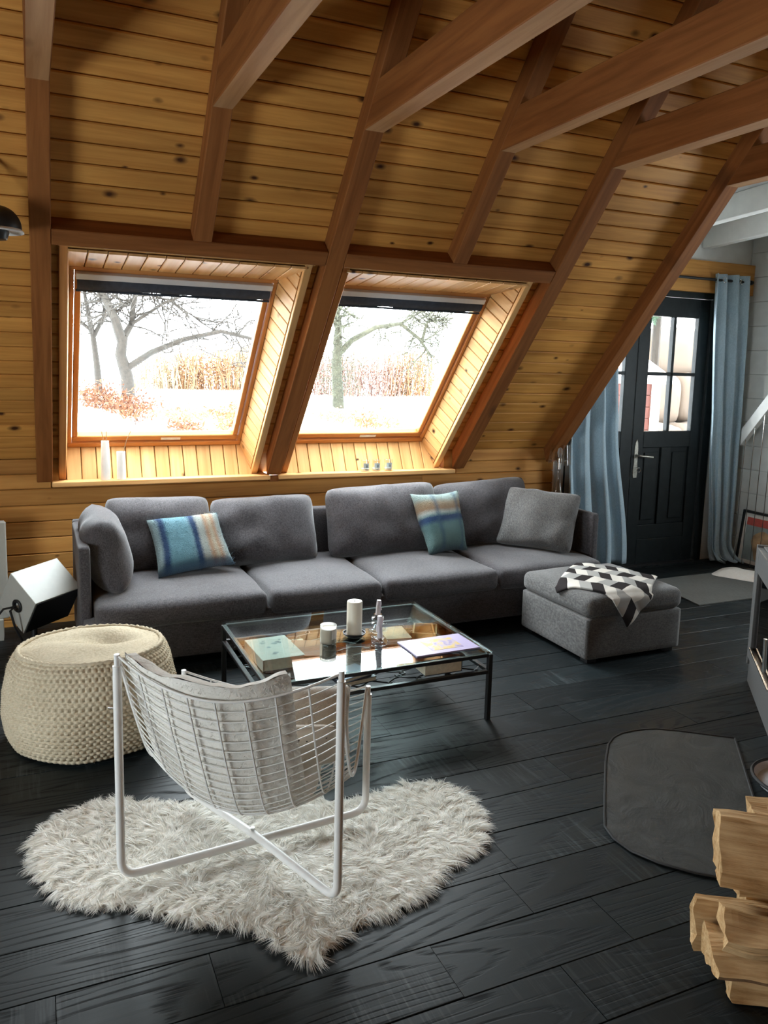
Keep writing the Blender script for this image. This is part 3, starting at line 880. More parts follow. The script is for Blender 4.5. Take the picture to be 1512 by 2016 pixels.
dc.add([(3.7, DOORY + 0.05, dz(DOORY) + 0.16), (X1 + 0.1, DOORY + 0.05, dz(DOORY) + 0.16), (X1 + 0.1, 2.9, dz(2.9) + 0.16), (3.7, 2.9, dz(2.9) + 0.16),
        (3.7, DOORY + 0.05, dz(DOORY) + 0.22), (X1 + 0.1, DOORY + 0.05, dz(DOORY) + 0.22), (X1 + 0.1, 2.9, dz(2.9) + 0.22), (3.7, 2.9, dz(2.9) + 0.22)],
       [(0, 1, 2, 3), (7, 6, 5, 4), (0, 4, 5, 1), (1, 5, 6, 2), (2, 6, 7, 3), (3, 7, 4, 0)])
tag(build(dc, 'ceiling_dormer', 'white_paint'), kind='structure', label='white ceiling over the entrance')
for x, lab in ((4.43, 'white ceiling beam nearer the rightmost rafter'), (5.06, 'white ceiling beam nearer the white wall, above the curtain')):
    o = beam('white_beam', (x, DOORY, dz(DOORY) + 0.08), (x, 3.0, dz(3.0) + 0.08), 0.08, 0.16, 'white_paint'); tag(o, lab, 'beam', 'white dormer beams')

# ---- entrance door (two leaves)
def door_leaf(n, x0, x1, lab, handle, vis):
    d = bpy.data.objects.new(f'door_{n}', None); COL.objects.link(d); d.location = ((x0 + x1) / 2, DOORY, 0)
    d.matrix_basis = Matrix.Translation(d.location); tag(d, lab, kind='structure')
    ya, yb = DOORY + 0.01, DOORY + 0.055
    st = 0.115
    def b(name, xa, xb, za, zb, y_a=ya, y_b=yb, mat='door_paint', bev=0.004): return build(MB().box(xa, xb, y_a, y_b, za, zb), name, mat, d, bevel=bev)
    b('stile', x0, x0 + st, 0.01, 2.20); b('stile', x1 - st, x1, 0.01, 2.20)
    px0, px1 = x0 + st, x1 - st; pm = (px0 + px1) / 2
    b('rail', px0, px1, 2.045, 2.20); b('rail', px0, px1, 0.985, 1.12); b('rail', px0, px1, 0.01, 0.22); b('rail', px0, px1, 0.22, 0.34, ya + 0.004)
    b('muntin', pm - 0.014, pm + 0.014, 1.12, 2.045); b('muntin', px0, px1, 1.572, 1.600)
    b('mullion', pm - 0.05, pm + 0.05, 0.34, 0.985)
    for (xa, xb) in ((px0, pm - 0.05), (pm + 0.05, px1)):
        b('panel', xa, xb, 0.34, 0.985, ya + 0.018, yb - 0.008)
        b('panel_field', xa + 0.03, xb - 0.03, 0.38, 0.945, ya + 0.008, ya + 0.02, bev=0.006)
    for (xa, xb) in ((px0, pm - 0.014), (pm + 0.014, px1)):
        for (za, zb) in ((1.12, 1.572), (1.600, 2.045)):
            b('pane', xa - 0.005, xb + 0.005, za - 0.005, zb + 0.005, yb - 0.02, yb - 0.015, 'door_glass', 0)
    if handle:
        hx = x0 + 0.045
        pl = MB().prism([(-0.02, 0.74), (0.02, 0.74), (0.024, 0.80), (0.018, 0.86), (0.018, 0.98), (0.012, 1.03), (0.0, 1.055), (-0.012, 1.03), (-0.018, 0.98), (-0.018, 0.86), (-0.024, 0.80)],
                        lambda p, t: (hx + p[0], t, p[1]), ya - 0.006, ya)
        build(pl, 'lock_plate', 'brass_old', d, bevel=0.0015, seg=1)
        lv = MB().tube([(hx, ya, 0.925), (hx, ya - 0.05, 0.925), (hx + 0.02, ya - 0.058, 0.922), (hx + 0.13, ya - 0.055, 0.912)], [0.009, 0.009, 0.009, 0.011], 10)
        build(lv, 'lever', 'brass_old', d, smooth=True)
        ky = MB().tube([(hx + 0.005, ya - 0.005, 0.825), (hx + 0.005, ya - 0.035, 0.825)], 0.004, 6)
        ky.tube([(hx + 0.012 + 0.018 * math.cos(q), ya - 0.035, 0.808 + 0.018 * math.sin(q)) for q in np.linspace(0, 2 * math.pi, 15)[:-1]], 0.003, 6, closed=True)
        build(ky, 'key', 'chrome', d, smooth=True)
    return d
door_leaf(1, 4.447, 5.175, 'dark painted entrance door leaf with four panes and lock', True, True)
door_leaf(2, 3.83, 4.440, 'second dark door leaf half hidden by the left curtain', False, True)
fr = MB().box(5.18, 5.262, DOORY - 0.01, DOORY + 0.08, 0, 2.26); fr.box(3.775, 3.825, DOORY - 0.01, DOORY + 0.08, 0, 2.26); fr.box(3.825, 5.18, DOORY - 0.01, DOORY + 0.08, 2.205, 2.26)
tag(build(fr, 'trim_6', 'door_paint', bevel=0.004), kind='structure', label='dark door frame')
st_ = MB().box(3.825, 5.18, DOORY - 0.03, DOORY + 0.10, -0.02, 0.012)
tag(build(st_, 'trim_7', 'rubber_black'), kind='structure', label='door threshold')
# white stair stringer with cable balustrade at the right
# ================================================================== OBJECTS
# ---- staircase flank: sloping white string with steel cables below
stair = thing('staircase', 'white staircase string with thin cables beside the white wall', 'staircase', (5.44, 4.3, 0))
build(MB().prism([(4.83, 1.01), (4.83, 1.15), (4.0, 2.23), (4.0, 2.09)], lambda p, t: (t, p[0], p[1]), 5.42, 5.47), 'string', 'white_paint', stair, bevel=0.003)
for i in range(9):
    yc = 4.79 - i * 0.085
    ztop = 1.01 + (4.83 - yc) * (1.08 / 0.83)
    build(MB().tube([(5.43, yc, ztop), (5.43, yc + 0.015, 0.0)], 0.0032, 6), 'cable', 'chrome', stair, smooth=True)

# ---- framed poster leaning against the white wall
poster = thing('framed_poster', 'black framed poster with a red heading leaning behind the stair cables', 'picture', (5.5, 4.62, 0))
def leanp(a, b, q=0.0): return Vector((5.492 + b * 0.12 - q, 4.84 - a, b))      # a across, b up
def slab(a0, a1, b0, b1, q0, q1):
    m = MB(); m.add([leanp(a, b, q) for q in (q0, q1) for (a, b) in ((a0, b0), (a1, b0), (a1, b1), (a0, b1))],
                    [(3, 2, 1, 0), (4, 5, 6, 7), (0, 1, 5, 4), (1, 2, 6, 5), (2, 3, 7, 6), (3, 0, 4, 7)]); return m
PWd, PHt = 0.46, 0.46
for (a0, a1, b0, b1) in ((0, PWd, 0.0, 0.02), (0, PWd, PHt - 0.02, PHt), (0, 0.02, 0.02, PHt - 0.02), (PWd - 0.02, PWd, 0.02, PHt - 0.02)):
    build(slab(a0, a1, b0, b1, -0.01, 0.012), 'frame_side', 'frame_black', poster)
build(slab(0.02, PWd - 0.02, 0.02, PHt - 0.02, -0.004, 0.0), 'mount', 'sticker', poster)
plain('poster_red', (0.55, 0.10, 0.08), 0.6); plain('poster_tan', (0.45, 0.30, 0.17), 0.6, 0, 0.5, 9); plain('poster_grey', (0.30, 0.35, 0.35), 0.6, 0, 0.3, 6)
build(slab(0.05, PWd - 0.05, 0.34, 0.405, 0.0, 0.001), 'poster_heading', 'poster_red', poster)
build(slab(0.05, PWd - 0.05, 0.05, 0.34, 0.0, 0.001), 'poster_field', 'poster_grey', poster)
m = MB(); m.add([leanp(0.23 + 0.10 * math.cos(q) * (1 + 0.2 * math.sin(3 * q)), 0.18 + 0.13 * math.sin(q), 0.002) for q in np.linspace(0, 6.28, 25)[:-1]], [tuple(range(24))])
build(m, 'poster_figure', 'poster_tan', poster)

# ---- curtain rod and curtains
rod = thing('curtain_rod', 'thin dark curtain rod above the entrance door', 'curtain rod', (4.6, 4.93, 2.352))
build(MB().tube([(3.66, 4.93, 2.352), (5.50, 4.93, 2.352)], 0.011, 10), 'rod', 'dark_iron', rod, smooth=True)
for x in (3.66, 5.50): build(MB().lathe([(0.001, -0.02), (0.018, -0.015), (0.02, 0), (0.014, 0.015), (0.001, 0.02)], 12, (x, 4.93, 2.352), (1, 0, 0)), 'finial', 'dark_iron', rod, smooth=True)
for x in (3.9, 5.36): build(MB().tube([(x, 4.93, 2.352), (x, 4.985, 2.36)], 0.008, 8), 'bracket', 'dark_iron', rod, smooth=True)
def curtain(lab, xt0, xt1, xm0, xm1, xb0, xb1, zb, waves, amp, seed, pool, y=4.93, eyelets=5):
    c = thing('curtain', lab, 'curtain', ((xb0 + xb1) / 2, y, zb), group='light blue door curtains')
    def pt(u, v):
        z = 2.40 + (zb - 2.40) * v
        if v < 0.5: k = v / 0.5; a0 = xt0 + (xm0 - xt0) * k; a1 = xt1 + (xm1 - xt1) * k
        else: k = (v - 0.5) / 0.5; k = k * k * (3 - 2 * k); a0 = xm0 + (xb0 - xm0) * k; a1 = xm1 + (xb1 - xm1) * k
        ph = u * waves * 2 * math.pi + seed
        am = amp * (0.9 + 0.35 * math.sin(2.1 * u * 5 + seed))
        x = a0 + (a1 - a0) * u + 0.012 * math.sin(ph * 2 + v * 2) * v
        yy = y - am * math.sin(ph + 0.5 * math.sin(v * 4 + u * 3)) - 0.01 * nz((u * 4, v * 3, seed))
        if pool and v > 0.93:
            q = (v - 0.93) / 0.07
            yy -= pool * q * q * (0.7 + 0.5 * math.sin(ph * 1.3)); z = max(0.012 + 0.02 * (1 + math.sin(ph * 2.3 + seed)) * (1 - q * 0.5), z)
        return Vector((x, yy, z))
    mb = MB().grid(pt, 150, 60)
    o = build(mb, 'cloth', 'curtain_blue', c, smooth=True, angle=180)
    md = o.modifiers.new('thick', 'SOLIDIFY'); md.thickness = 0.004
    for i in range(eyelets):
        u = (i + 0.25) / eyelets
        p = pt(u, 0.02); 
        ring = MB().tube([(p.x + 0.020 * math.cos(q), p.y - 0.004, 2.352 + 0.020 * math.sin(q)) for q in np.linspace(0, 2 * math.pi, 17)[:-1]], 0.005, 6, closed=True)
        build(ring, 'eyelet', 'chrome', c, smooth=True)
    return c
curtain('light blue curtain left of the entrance door, behind the sofa arm', 3.70, 4.10, 3.72, 4.19, 3.76, 4.37, 0.06, 3.3, 0.042, 0.7, 0.0)
curtain('light blue curtain right of the entrance door, pooling on the floor', 5.09, 5.45, 5.18, 5.49, 5.26, 5.50, 0.0, 3.0, 0.036, 2.2, 0.13)

# ---- sofa
sofa = thing('sofa', 'long dark grey fabric sofa under the skylights', 'sofa', (1.83, 4.48, 0))
build(rbox(1.835, 4.475, 0.165, 3.25, 0.83, 0.23, 0.02, n=8), 'base', 'sofa_grey', sofa, smooth=True, angle=180)
build(rbox(1.835, 4.905, 0.355, 3.27, 0.075, 0.61, 0.02, n=10, wob=0.004), 'back_panel', 'sofa_grey', sofa, smooth=True, angle=180)
build(rbox(0.226, 4.535, 0.345, 0.055, 0.72, 0.61, 0.018, n=10, wob=0.004), 'arm_panel', 'sofa_grey', sofa, smooth=True, angle=180)
build(rbox(3.445, 4.535, 0.345, 0.055, 0.69, 0.61, 0.018, n=10, wob=0.004), 'arm_panel', 'sofa_grey', sofa, smooth=True, angle=180)
for (a, b, sd) in ((0.262, 1.155, 1.0), (1.16, 1.835, 2.0), (1.84, 2.61, 3.0), (2.615, 3.41, 4.0)):
    build(rbox((a + b) / 2, 4.455, 0.302, b - a - 0.004, 0.83, 0.135, 0.042, (0.0, 0.012, 0.026), 18, 0.010, 4.0, sd), 'seat_cushion', 'sofa_grey', sofa, smooth=True, angle=180)
for (x, y) in ((0.32, 4.13), (1.83, 4.13), (3.3, 4.13), (0.32, 4.82), (1.83, 4.82), (3.3, 4.82)):
    build(MB().box(x - 0.03, x + 0.03, y - 0.03, y + 0.03, 0.0, 0.055), 'leg', 'rubber_black', sofa)
def back_cushion(xa, xb, zt0, zt1, yb, yt, t, sd, nm='back_cushion'):
    mb, uv = pillow([(xa, yt, zt0), (xb, yt, zt1), (xb + 0.01, yb, 0.365), (xa - 0.01, yb, 0.365)], t, 30, 0.02, 0.017, sd, 0.07)
    build(mb, nm, 'sofa_grey', sofa, smooth=True, angle=180)
back_cushion(0.37, 0.975, 0.800, 0.785, 4.66, 4.79, 0.25, 1.0)
back_cushion(0.975, 1.635, 0.765, 0.775, 4.64, 4.78, 0.25, 5.0)
back_cushion(1.715, 2.515, 0.800, 0.825, 4.64, 4.78, 0.26, 9.0)
back_cushion(2.50, 3.26, 0.795, 0.835, 4.66, 4.79, 0.25, 14.0)
# cushion set against the left arm
mb, uv = pillow([(0.295, 4.74, 0.79), (0.31, 4.22, 0.765), (0.40, 4.20, 0.365), (0.385, 4.74, 0.365)], 0.23, 30, 0.02, 0.018, 21.0, 0.08)
build(mb, 'side_cushion', 'sofa_grey', sofa, smooth=True, angle=180)
# loose cushion at the right arm
mb, uv = pillow([(3.05, 4.66, 0.785), (3.405, 4.30, 0.765), (3.26, 4.20, 0.385), (2.90, 4.58, 0.40)], 0.20, 30, 0.04, 0.02, 33.0, 0.05)
o = build(mb, 'loose_cushion', 'ottoman_grey', None, smooth=True, angle=180)
tag(o, 'mid grey loose cushion leaning on the right sofa arm', 'cushion')

# ---- mohair throw pillows
def mohair(name, stops, axis, cross):
    t = NT(name)
    uvn = t.n('ShaderNodeTexCoord'); sp = t.n('ShaderNodeSeparateXYZ')
    wv = t.noise(uvn.outputs['UV'], 26.0, 4, 0.7)
    dd = t.math('MULTIPLY_ADD', wv, 0.06, -0.03)
    t.l(uvn.outputs['UV'], sp.inputs[0])
    a = t.math('ADD', sp.outputs[axis], dd); b = t.math('ADD', sp.outputs[1 - axis], dd)
    c = t.ramp(a, stops)
    d = t.ramp(b, cross)
    f = t.n('ShaderNodeSeparateColor'); t.l(d, f.inputs[0])
    c = t.mix(f.outputs[0], c, (0.05, 0.11, 0.19))
    fz = t.noise(uvn.outputs['UV'], 120.0, 3, 0.7)
    br = t.math('MULTIPLY_ADD', fz, 0.7, 0.36)
    cb = t.n('ShaderNodeCombineXYZ')
    for i in range(3): t.l(br, cb.inputs[i])
    t.set(t.mix(1.0, c, cb.outputs[0], 'MULTIPLY'), 0.95, spec=0.1)
    t.b.inputs['Sheen Weight'].default_value = 0.15
    t.bump(t.noise(uvn.outputs['UV'], 60.0, 5, 0.7), 0.8, 0.012)
aq = (0.16, 0.33, 0.40); nv = (0.022, 0.06, 0.15); wh = (0.42, 0.46, 0.43); pk = (0.48, 0.30, 0.19); bgc = (0.36, 0.29, 0.20)
mohair('mohair_stripes', [(0.0, (0.30, 0.42, 0.44)), (0.05, (0.30, 0.42, 0.44)), (0.10, nv), (0.14, nv), (0.19, aq), (0.45, aq), (0.50, (0.18, 0.33, 0.40)), (0.54, nv), (0.58, nv), (0.63, wh), (0.69, wh),
                          (0.74, pk), (0.80, (0.55, 0.50, 0.38)), (0.85, pk), (0.90, wh), (1.0, (0.20, 0.32, 0.36))], 0, [(0.0, (0, 0, 0)), (0.86, (0, 0, 0)), (0.93, (0.7, 0.7, 0.7)), (1.0, (0.9, 0.9, 0.9))])
mohair('mohair_check', [(0.0, (0.30, 0.40, 0.38)), (0.12, (0.34, 0.42, 0.39)), (0.20, bgc), (0.30, (0.34, 0.22, 0.13)), (0.37, wh), (0.41, (0.18, 0.27, 0.28)), (0.44, nv), (0.49, nv), (0.56, (0.11, 0.21, 0.22)), (0.85, (0.16, 0.27, 0.26)), (1.0, (0.05, 0.09, 0.11))],
       1, [(0.0, (0, 0, 0)), (0.24, (0, 0, 0)), (0.32, (0.6, 0.6, 0.6)), (0.40, (0, 0, 0)), (0.76, (0, 0, 0)), (0.83, (0.6, 0.6, 0.6)), (0.90, (0, 0, 0)), (1.0, (0, 0, 0))])
def fuzz(o, nrm_len, count, mat, seed, width=0.0016):
    """short mohair pile standing off a pillow"""
    me = o.data; g = np.random.default_rng(seed)
    nv_ = len(me.vertices); co = np.zeros(nv_ * 3); me.vertices.foreach_get('co', co); co = co.reshape(-1, 3)
    no = np.zeros(nv_ * 3); me.vertices.foreach_get('normal', no); no = no.reshape(-1, 3)
    polys = np.array([list(p.vertices) for p in me.polygons if len(p.vertices) == 4])
    pick = polys[g.integers(0, len(polys), count)]; a = g.random((count, 1)); b = g.random((count, 1))
    mixw = [(1 - a) * (1 - b), a * (1 - b), a * b, (1 - a) * b]
    P = sum(co[pick[:, i]] * mixw[i] for i in range(4)); N = sum(no[pick[:, i]] * mixw[i] for i in range(4))
    d = N + g.normal(size=N.shape) * 0.7; d /= np.linalg.norm(d, axis=1, keepdims=True)
    uvl = me.uv_layers.active
    V, F = strands(P, d, nrm_len * (0.5 + g.random(count)), np.full(count, width), g.normal(size=d.shape) * 0.8, seed, 2)
    f = tri_mesh('pile', V, F, None, o, world=False); f.data.materials.append(o.data.materials[0]); f['kind'] = 'stuff'
    if uvl:
        uvs = np.zeros((nv_, 2)); li = np.zeros(len(me.loops), np.int32); me.loops.foreach_get('vertex_index', li)
        ua = np.zeros(len(me.loops) * 2, np.float32); uvl.data.foreach_get('uv', ua); uvs[li] = ua.reshape(-1, 2)
        U = sum(uvs[pick[:, i]] * mixw[i] for i in range(4)); per = len(V) // count
        UV = np.repeat(U, per, axis=0)
        lay = f.data.uv_layers.new(name='UVMap'); lay.data.foreach_set('uv', UV[F.ravel()].astype(np.float32).ravel())
    return f
mb, uv = pillow([(0.585, 4.62, 0.685), (1.00, 4.66, 0.703), (1.065, 4.47, 0.425), (0.618, 4.40, 0.395)], 0.16, 26, 0.07, 0.008, 3.0)
o = build(mb, 'throw_pillow', 'mohair_stripes', None, smooth=True, angle=180, uv=uv); tag(o, 'fuzzy throw pillow with aqua, navy and peach vertical stripes', 'pillow'); fuzz(o, 0.019, 12000, None, 3, 0.0018)
mb, uv = pillow([(2.265, 4.63, 0.765), (2.625, 4.63, 0.775), (2.625, 4.47, 0.395), (2.32, 4.43, 0.385)], 0.17, 26, 0.09, 0.012, 8.0)
o = build(mb, 'throw_pillow', 'mohair_check', None, smooth=True, angle=180, uv=uv); tag(o, 'fuzzy throw pillow in sea green check with brown and navy bands', 'pillow'); fuzz(o, 0.019, 11000, None, 4, 0.0018)

# ---- ottoman
ott = thing('ottoman', 'grey upholstered storage ottoman in front of the right sofa seat', 'ottoman', (3.065, 3.655, 0))
build(rbox(3.065, 3.655, 0.142, 0.665, 0.64, 0.235, 0.014, n=8), 'box', 'ottoman_grey', ott, smooth=True, angle=180)
build(rbox(3.065, 3.655, 0.318, 0.675, 0.655, 0.12, 0.045, (0.0, 0.0, 0.026), 18, 0.005, 4.0, 7.0), 'top_cushion', 'ottoman_grey', ott, smooth=True, angle=180)
for (x, y) in ((2.79, 3.39), (3.34, 3.39), (2.79, 3.92), (3.34, 3.92)): build(MB().box(x - 0.03, x + 0.03, y - 0.03, y + 0.03, 0, 0.03), 'foot', 'rubber_black', ott)

# ---- patterned throw on the ottoman
def throw_mat():
    t = NT('throw_pattern')
    uvn = t.n('ShaderNodeTexCoord'); sp = t.n('ShaderNodeSeparateXYZ'); t.l(uvn.outputs['UV'], sp.inputs[0])
    u = t.math('MULTIPLY', sp.outputs[0], 5.0); v = t.math('MULTIPLY', sp.outputs[1], 7.0)
    col = t.math('FLOOR', u); fr = t.math('FRACT', u)
    odd = t.math('MODULO', col, 2.0)
    flip = t.math('SUBTRACT', 1.0, fr)
    tri = t.math('ADD', t.math('MULTIPLY', fr, t.math('SUBTRACT', 1.0, odd)), t.math('MULTIPLY', flip, odd))
    w = t.math('ADD', t.math('ADD', v, t.math('MULTIPLY', tri, 0.5)), t.math('MULTIPLY', odd, 1.5))
    idx = t.math('FLOOR', t.math('MODULO', w, 3.0))
    c = t.ramp(t.math('DIVIDE', idx, 3.0), [(0.0, (0.030, 0.025, 0.025)), (0.30, (0.66, 0.62, 0.56)), (0.63, (0.36, 0.35, 0.33))], 'CONSTANT')
    n1 = t.noise(uvn.outputs['UV'], 260.0, 2)
    br = t.math('MULTIPLY_ADD', n1, 0.5, 0.75); cb = t.n('ShaderNodeCombineXYZ')
    for i in range(3): t.l(br, cb.inputs[i])
    t.set(t.mix(1.0, c, cb.outputs[0], 'MULTIPLY'), 0.9, spec=0.1); t.bump(n1, 0.3, 0.002)
throw_mat()
def ott_z(x, y):
    fx, fy = min(1, abs(x - 3.065) / 0.3375), min(1, abs(y - 3.655) / 0.3275)
    dx, dy = max(0, fx * 0.3375 - 0.2925), max(0, fy * 0.3275 - 0.2825)
    return 0.378 + 0.026 * (1 - fx * fx) * (1 - fy * fy) - (0.045 - math.sqrt(max(0, 0.045 ** 2 - min(0.0449, math.hypot(dx, dy)) ** 2)))
def throw_pt(u, v):
    p = Vector((2.705, 3.60)) + Vector((0.405, 0.345)) * u + Vector((0.255, -0.43)) * v
    x, y = p.x, p.y
    fold = 0.006 * nz((u * 5, v * 5, 2)) + 0.003 * math.sin(v * 16 + u * 5)
    hf = max(0.0, 3.335 - y); hl = max(0.0, 2.735 - x)
    z = ott_z(min(max(x, 2.735), 3.395), min(max(y, 3.335), 3.975)) + 0.007 + max(0, fold)
    if hf: z -= hf * 0.96; y = 3.316 - 0.018 * abs(math.sin(u * 9 + 1)) * min(1, hf * 9) - 0.006
    if hl: z -= hl; x = 2.722
    return Vector((x, y, z))
nu, nvv = 50, 60
mb = MB().grid(throw_pt, nu, nvv)
uvs = np.array([(i / nu, j / nvv) for j in range(nvv + 1) for i in range(nu + 1)], np.float32)
o = build(mb, 'throw_blanket', 'throw_pattern', None, smooth=True, angle=180, uv=uvs)
md = o.modifiers.new('thick', 'SOLIDIFY'); md.thickness = 0.010; md.offset = 1
tag(o, 'folded throw with brown, grey and cream parallelogram pattern on the ottoman', 'blanket')
#@@A
# ---- coffee table
TX0, TX1, TY0, TY1, TZ = 0.835, 1.875, 2.955, 3.745, 0.318
tab = thing('coffee_table', 'low glass-topped coffee table with black iron frame', 'table', ((TX0 + TX1) / 2, (TY0 + TY1) / 2, 0))
for (x, y) in ((TX0, TY0), (TX1, TY0), (TX1, TY1), (TX0, TY1)):
    build(MB().box(x - 0.011, x + 0.011, y - 0.011, y + 0.011, 0, TZ - 0.006), 'leg', 'black_metal', tab, bevel=0.002, seg=1)
for z, nm in ((TZ - 0.017, 'top_rail'), (0.222, 'shelf_rail')):
    for (a, b, c, d) in ((TX0, TX1, TY0, TY0), (TX0, TX1, TY1, TY1), (TX0, TX0, TY0, TY1), (TX1, TX1, TY0, TY1)):
        h = 0.011
        x0, x1 = (a + h, b - h) if a != b else (a - h, a + h)
        y0, y1 = (c + h, d - h) if c != d else (c - h, c + h)
        build(MB().box(x0, x1, y0, y1, z, z + 0.016), nm, 'black_metal', tab, bevel=0.002, seg=1)
build(MB().box(TX0 - 0.008, TX1 + 0.008, TY0 - 0.008, TY1 + 0.008, TZ, TZ + 0.009), 'glass_top', 'table_glass', tab, bevel=0.0015, seg=1)
# shelf of bent wire scrolls
for k in range(9):
    yy = TY0 + 0.06 + k * 0.084
    pts = []
    for q in np.linspace(0, 1, 90):
        x = TX0 + 0.02 + (TX1 - TX0 - 0.04) * q
        a = q * 2 * math.pi * 7 + k * 1.9
        pts.append((x + 0.030 * math.sin(2 * a), yy + 0.040 * math.sin(a) + 0.008 * math.sin(3.3 * a), 0.231 + 0.0004 * k))
    build(MB().tube(pts, 0.0035, 5), 'shelf_scroll', 'black_metal', tab, smooth=True)
ZT = TZ + 0.009

def book(lab, c, w, d, h, rz, cover, z, hard=True, extra=None):
    b = thing('book', lab, 'book', (c[0], c[1], z), rz, 'books on the coffee table shelf' if z < 0.3 else None)
    ct = 0.003
    L = lambda mb, nm, mat, **k: build(mb, nm, mat, b, world=False, **k)
    L(MB().box(-w / 2, w / 2, -d / 2, d / 2, h - ct, h), 'front_cover', cover, bevel=0.001, seg=1)
    L(MB().box(-w / 2, w / 2, -d / 2, d / 2, 0, ct), 'back_cover', cover, bevel=0.001, seg=1)
    L(MB().box(-w / 2, -w / 2 + ct, -d / 2, d / 2, ct, h - ct), 'spine', cover)
    L(MB().box(-w / 2 + ct, w / 2 - 0.004, -d / 2 + 0.003, d / 2 - 0.003, ct, h - ct), 'pages', 'paper')
    if extra: extra(b, w, d, h, L)
    return b
ZS = 0.236
def grey_art(b, w, d, h, L):
    for k in range(9):
        r_ = random.Random(k); x, y = r_.uniform(-0.05, 0.06), r_.uniform(-0.10, 0.10); s_ = r_.uniform(0.006, 0.016)
        m = MB(); m.add([(x + s_ * math.cos(q) * (1 + 0.4 * math.sin(3 * q + k)), y + s_ * math.sin(q), h + 0.0005) for q in np.linspace(0, 6.28, 13)[:-1]], [tuple(range(12))])
        L(m, 'cover_print', 'poster_grey')
book('thick pale grey picture book at the left of the table shelf', (1.0, 3.43), 0.20, 0.285, 0.052, 0.04, 'book_grey', ZS, extra=grey_art)
book('large cream book lying under the thick grey book', (1.06, 3.50), 0.26, 0.32, 0.010, -0.12, 'paper', ZS - 0.011)
book('thick cream-paged book below the lilac magazine', (1.655, 3.06), 0.19, 0.15, 0.050, math.pi, 'book_dark', ZS)
book('dark blue book at the front edge of the table shelf', (1.25, 3.07), 0.17, 0.13, 0.022, 0.15, 'book_dark', ZS)
book('pale paperback stacked on the dark blue book', (1.235, 3.065), 0.16, 0.115, 0.018, 0.35, 'book_blue', ZS + 0.0225)
book('tan covered book near the far right of the table shelf', (1.64, 3.48), 0.13, 0.18, 0.032, -0.15, 'poster_tan', ZS)
book('terracotta book under the votive candle', (1.165, 3.45), 0.15, 0.21, 0.022, -0.35, 'terracotta', ZS)
box_ = thing('wooden_box', 'small open wooden box at the right end of the table shelf', 'box', (1.79, 3.44, ZS), -0.5)
wood('box_wood', (0.50, 0.29, 0.12), (0.38, 0.20, 0.07), knots=False)
for (a, b, c, d) in ((-0.06, 0.06, -0.08, -0.073), (-0.06, 0.06, 0.073, 0.08), (-0.06, -0.053, -0.073, 0.073), (0.053, 0.06, -0.073, 0.073)):
    build(MB().box(a, b, c, d, 0, 0.05), 'side', 'box_wood', box_, world=False)
build(MB().box(-0.06, 0.06, -0.08, 0.08, 0, 0.005), 'bottom', 'box_wood', box_, world=False)
# lilac magazine on the glass
def mag_art(b, w, d, h, L):
    t = NT('magazine_picture')
    v = t.coord('Object'); n1 = t.noise(v, 14.0, 4, 0.6, 0.8)
    t.set(t.ramp(n1, [(0.36, (0.26, 0.20, 0.40)), (0.46, (0.42, 0.36, 0.50)), (0.52, (0.62, 0.45, 0.16)), (0.60, (0.60, 0.42, 0.10)), (0.7, (0.30, 0.30, 0.12))]), 0.35)
    L(MB().box(-w * 0.20, w * 0.30, -d * 0.32, d * 0.34, h, h + 0.0006), 'cover_picture', 'magazine_picture')
mg = book('lilac magazine with a yellow and violet picture on the glass top', (1.682, 3.092), 0.325, 0.20, 0.007, 0.02, 'lilac_cover', ZT, extra=mag_art)

# ---- candles
pc = thing('pillar_candle', 'tall cream pillar candle in a black dish', 'candle', (1.365, 3.345, ZT))
build(MB().lathe([(0.0, 0.001), (0.038, 0.001), (0.052, 0.012), (0.054, 0.020), (0.051, 0.020), (0.048, 0.012), (0.036, 0.006), (0.0, 0.006)], 32), 'dish', 'black_metal', pc, smooth=True, world=False)
build(MB().lathe([(0.0, 0.006), (0.0365, 0.006), (0.0365, 0.168), (0.034, 0.172), (0.026, 0.171), (0.016, 0.168), (0.0, 0.167)], 36), 'wax', 'wax_cream', pc, smooth=True, world=False)
build(MB().tube([(0, 0, 0.165), (0.001, 0.001, 0.176)], 0.0012, 6), 'wick', 'rubber_black', pc, world=False)
vc = thing('votive_candle', 'frosted glass candle jar beside the pillar candle', 'candle', (1.222, 3.31, ZT))
build(MB().lathe([(0.0, 0.0), (0.036, 0.0), (0.038, 0.004), (0.038, 0.083), (0.036, 0.083), (0.0355, 0.006), (0.0, 0.006)], 36), 'jar', 'frosted_cup', vc, smooth=True, world=False)
build(MB().lathe([(0.0, 0.007), (0.0352, 0.007), (0.0352, 0.070), (0.0, 0.068)], 32), 'wax', 'wax_cream', vc, smooth=True, world=False)
lb = MB().grid(lambda u, v: Vector((0.0385 * math.cos(-1.5 + u * 1.2), 0.0385 * math.sin(-1.5 + u * 1.2), 0.022 + 0.042 * v)), 8, 2)
build(lb, 'paper_label', 'sticker', vc, world=False)
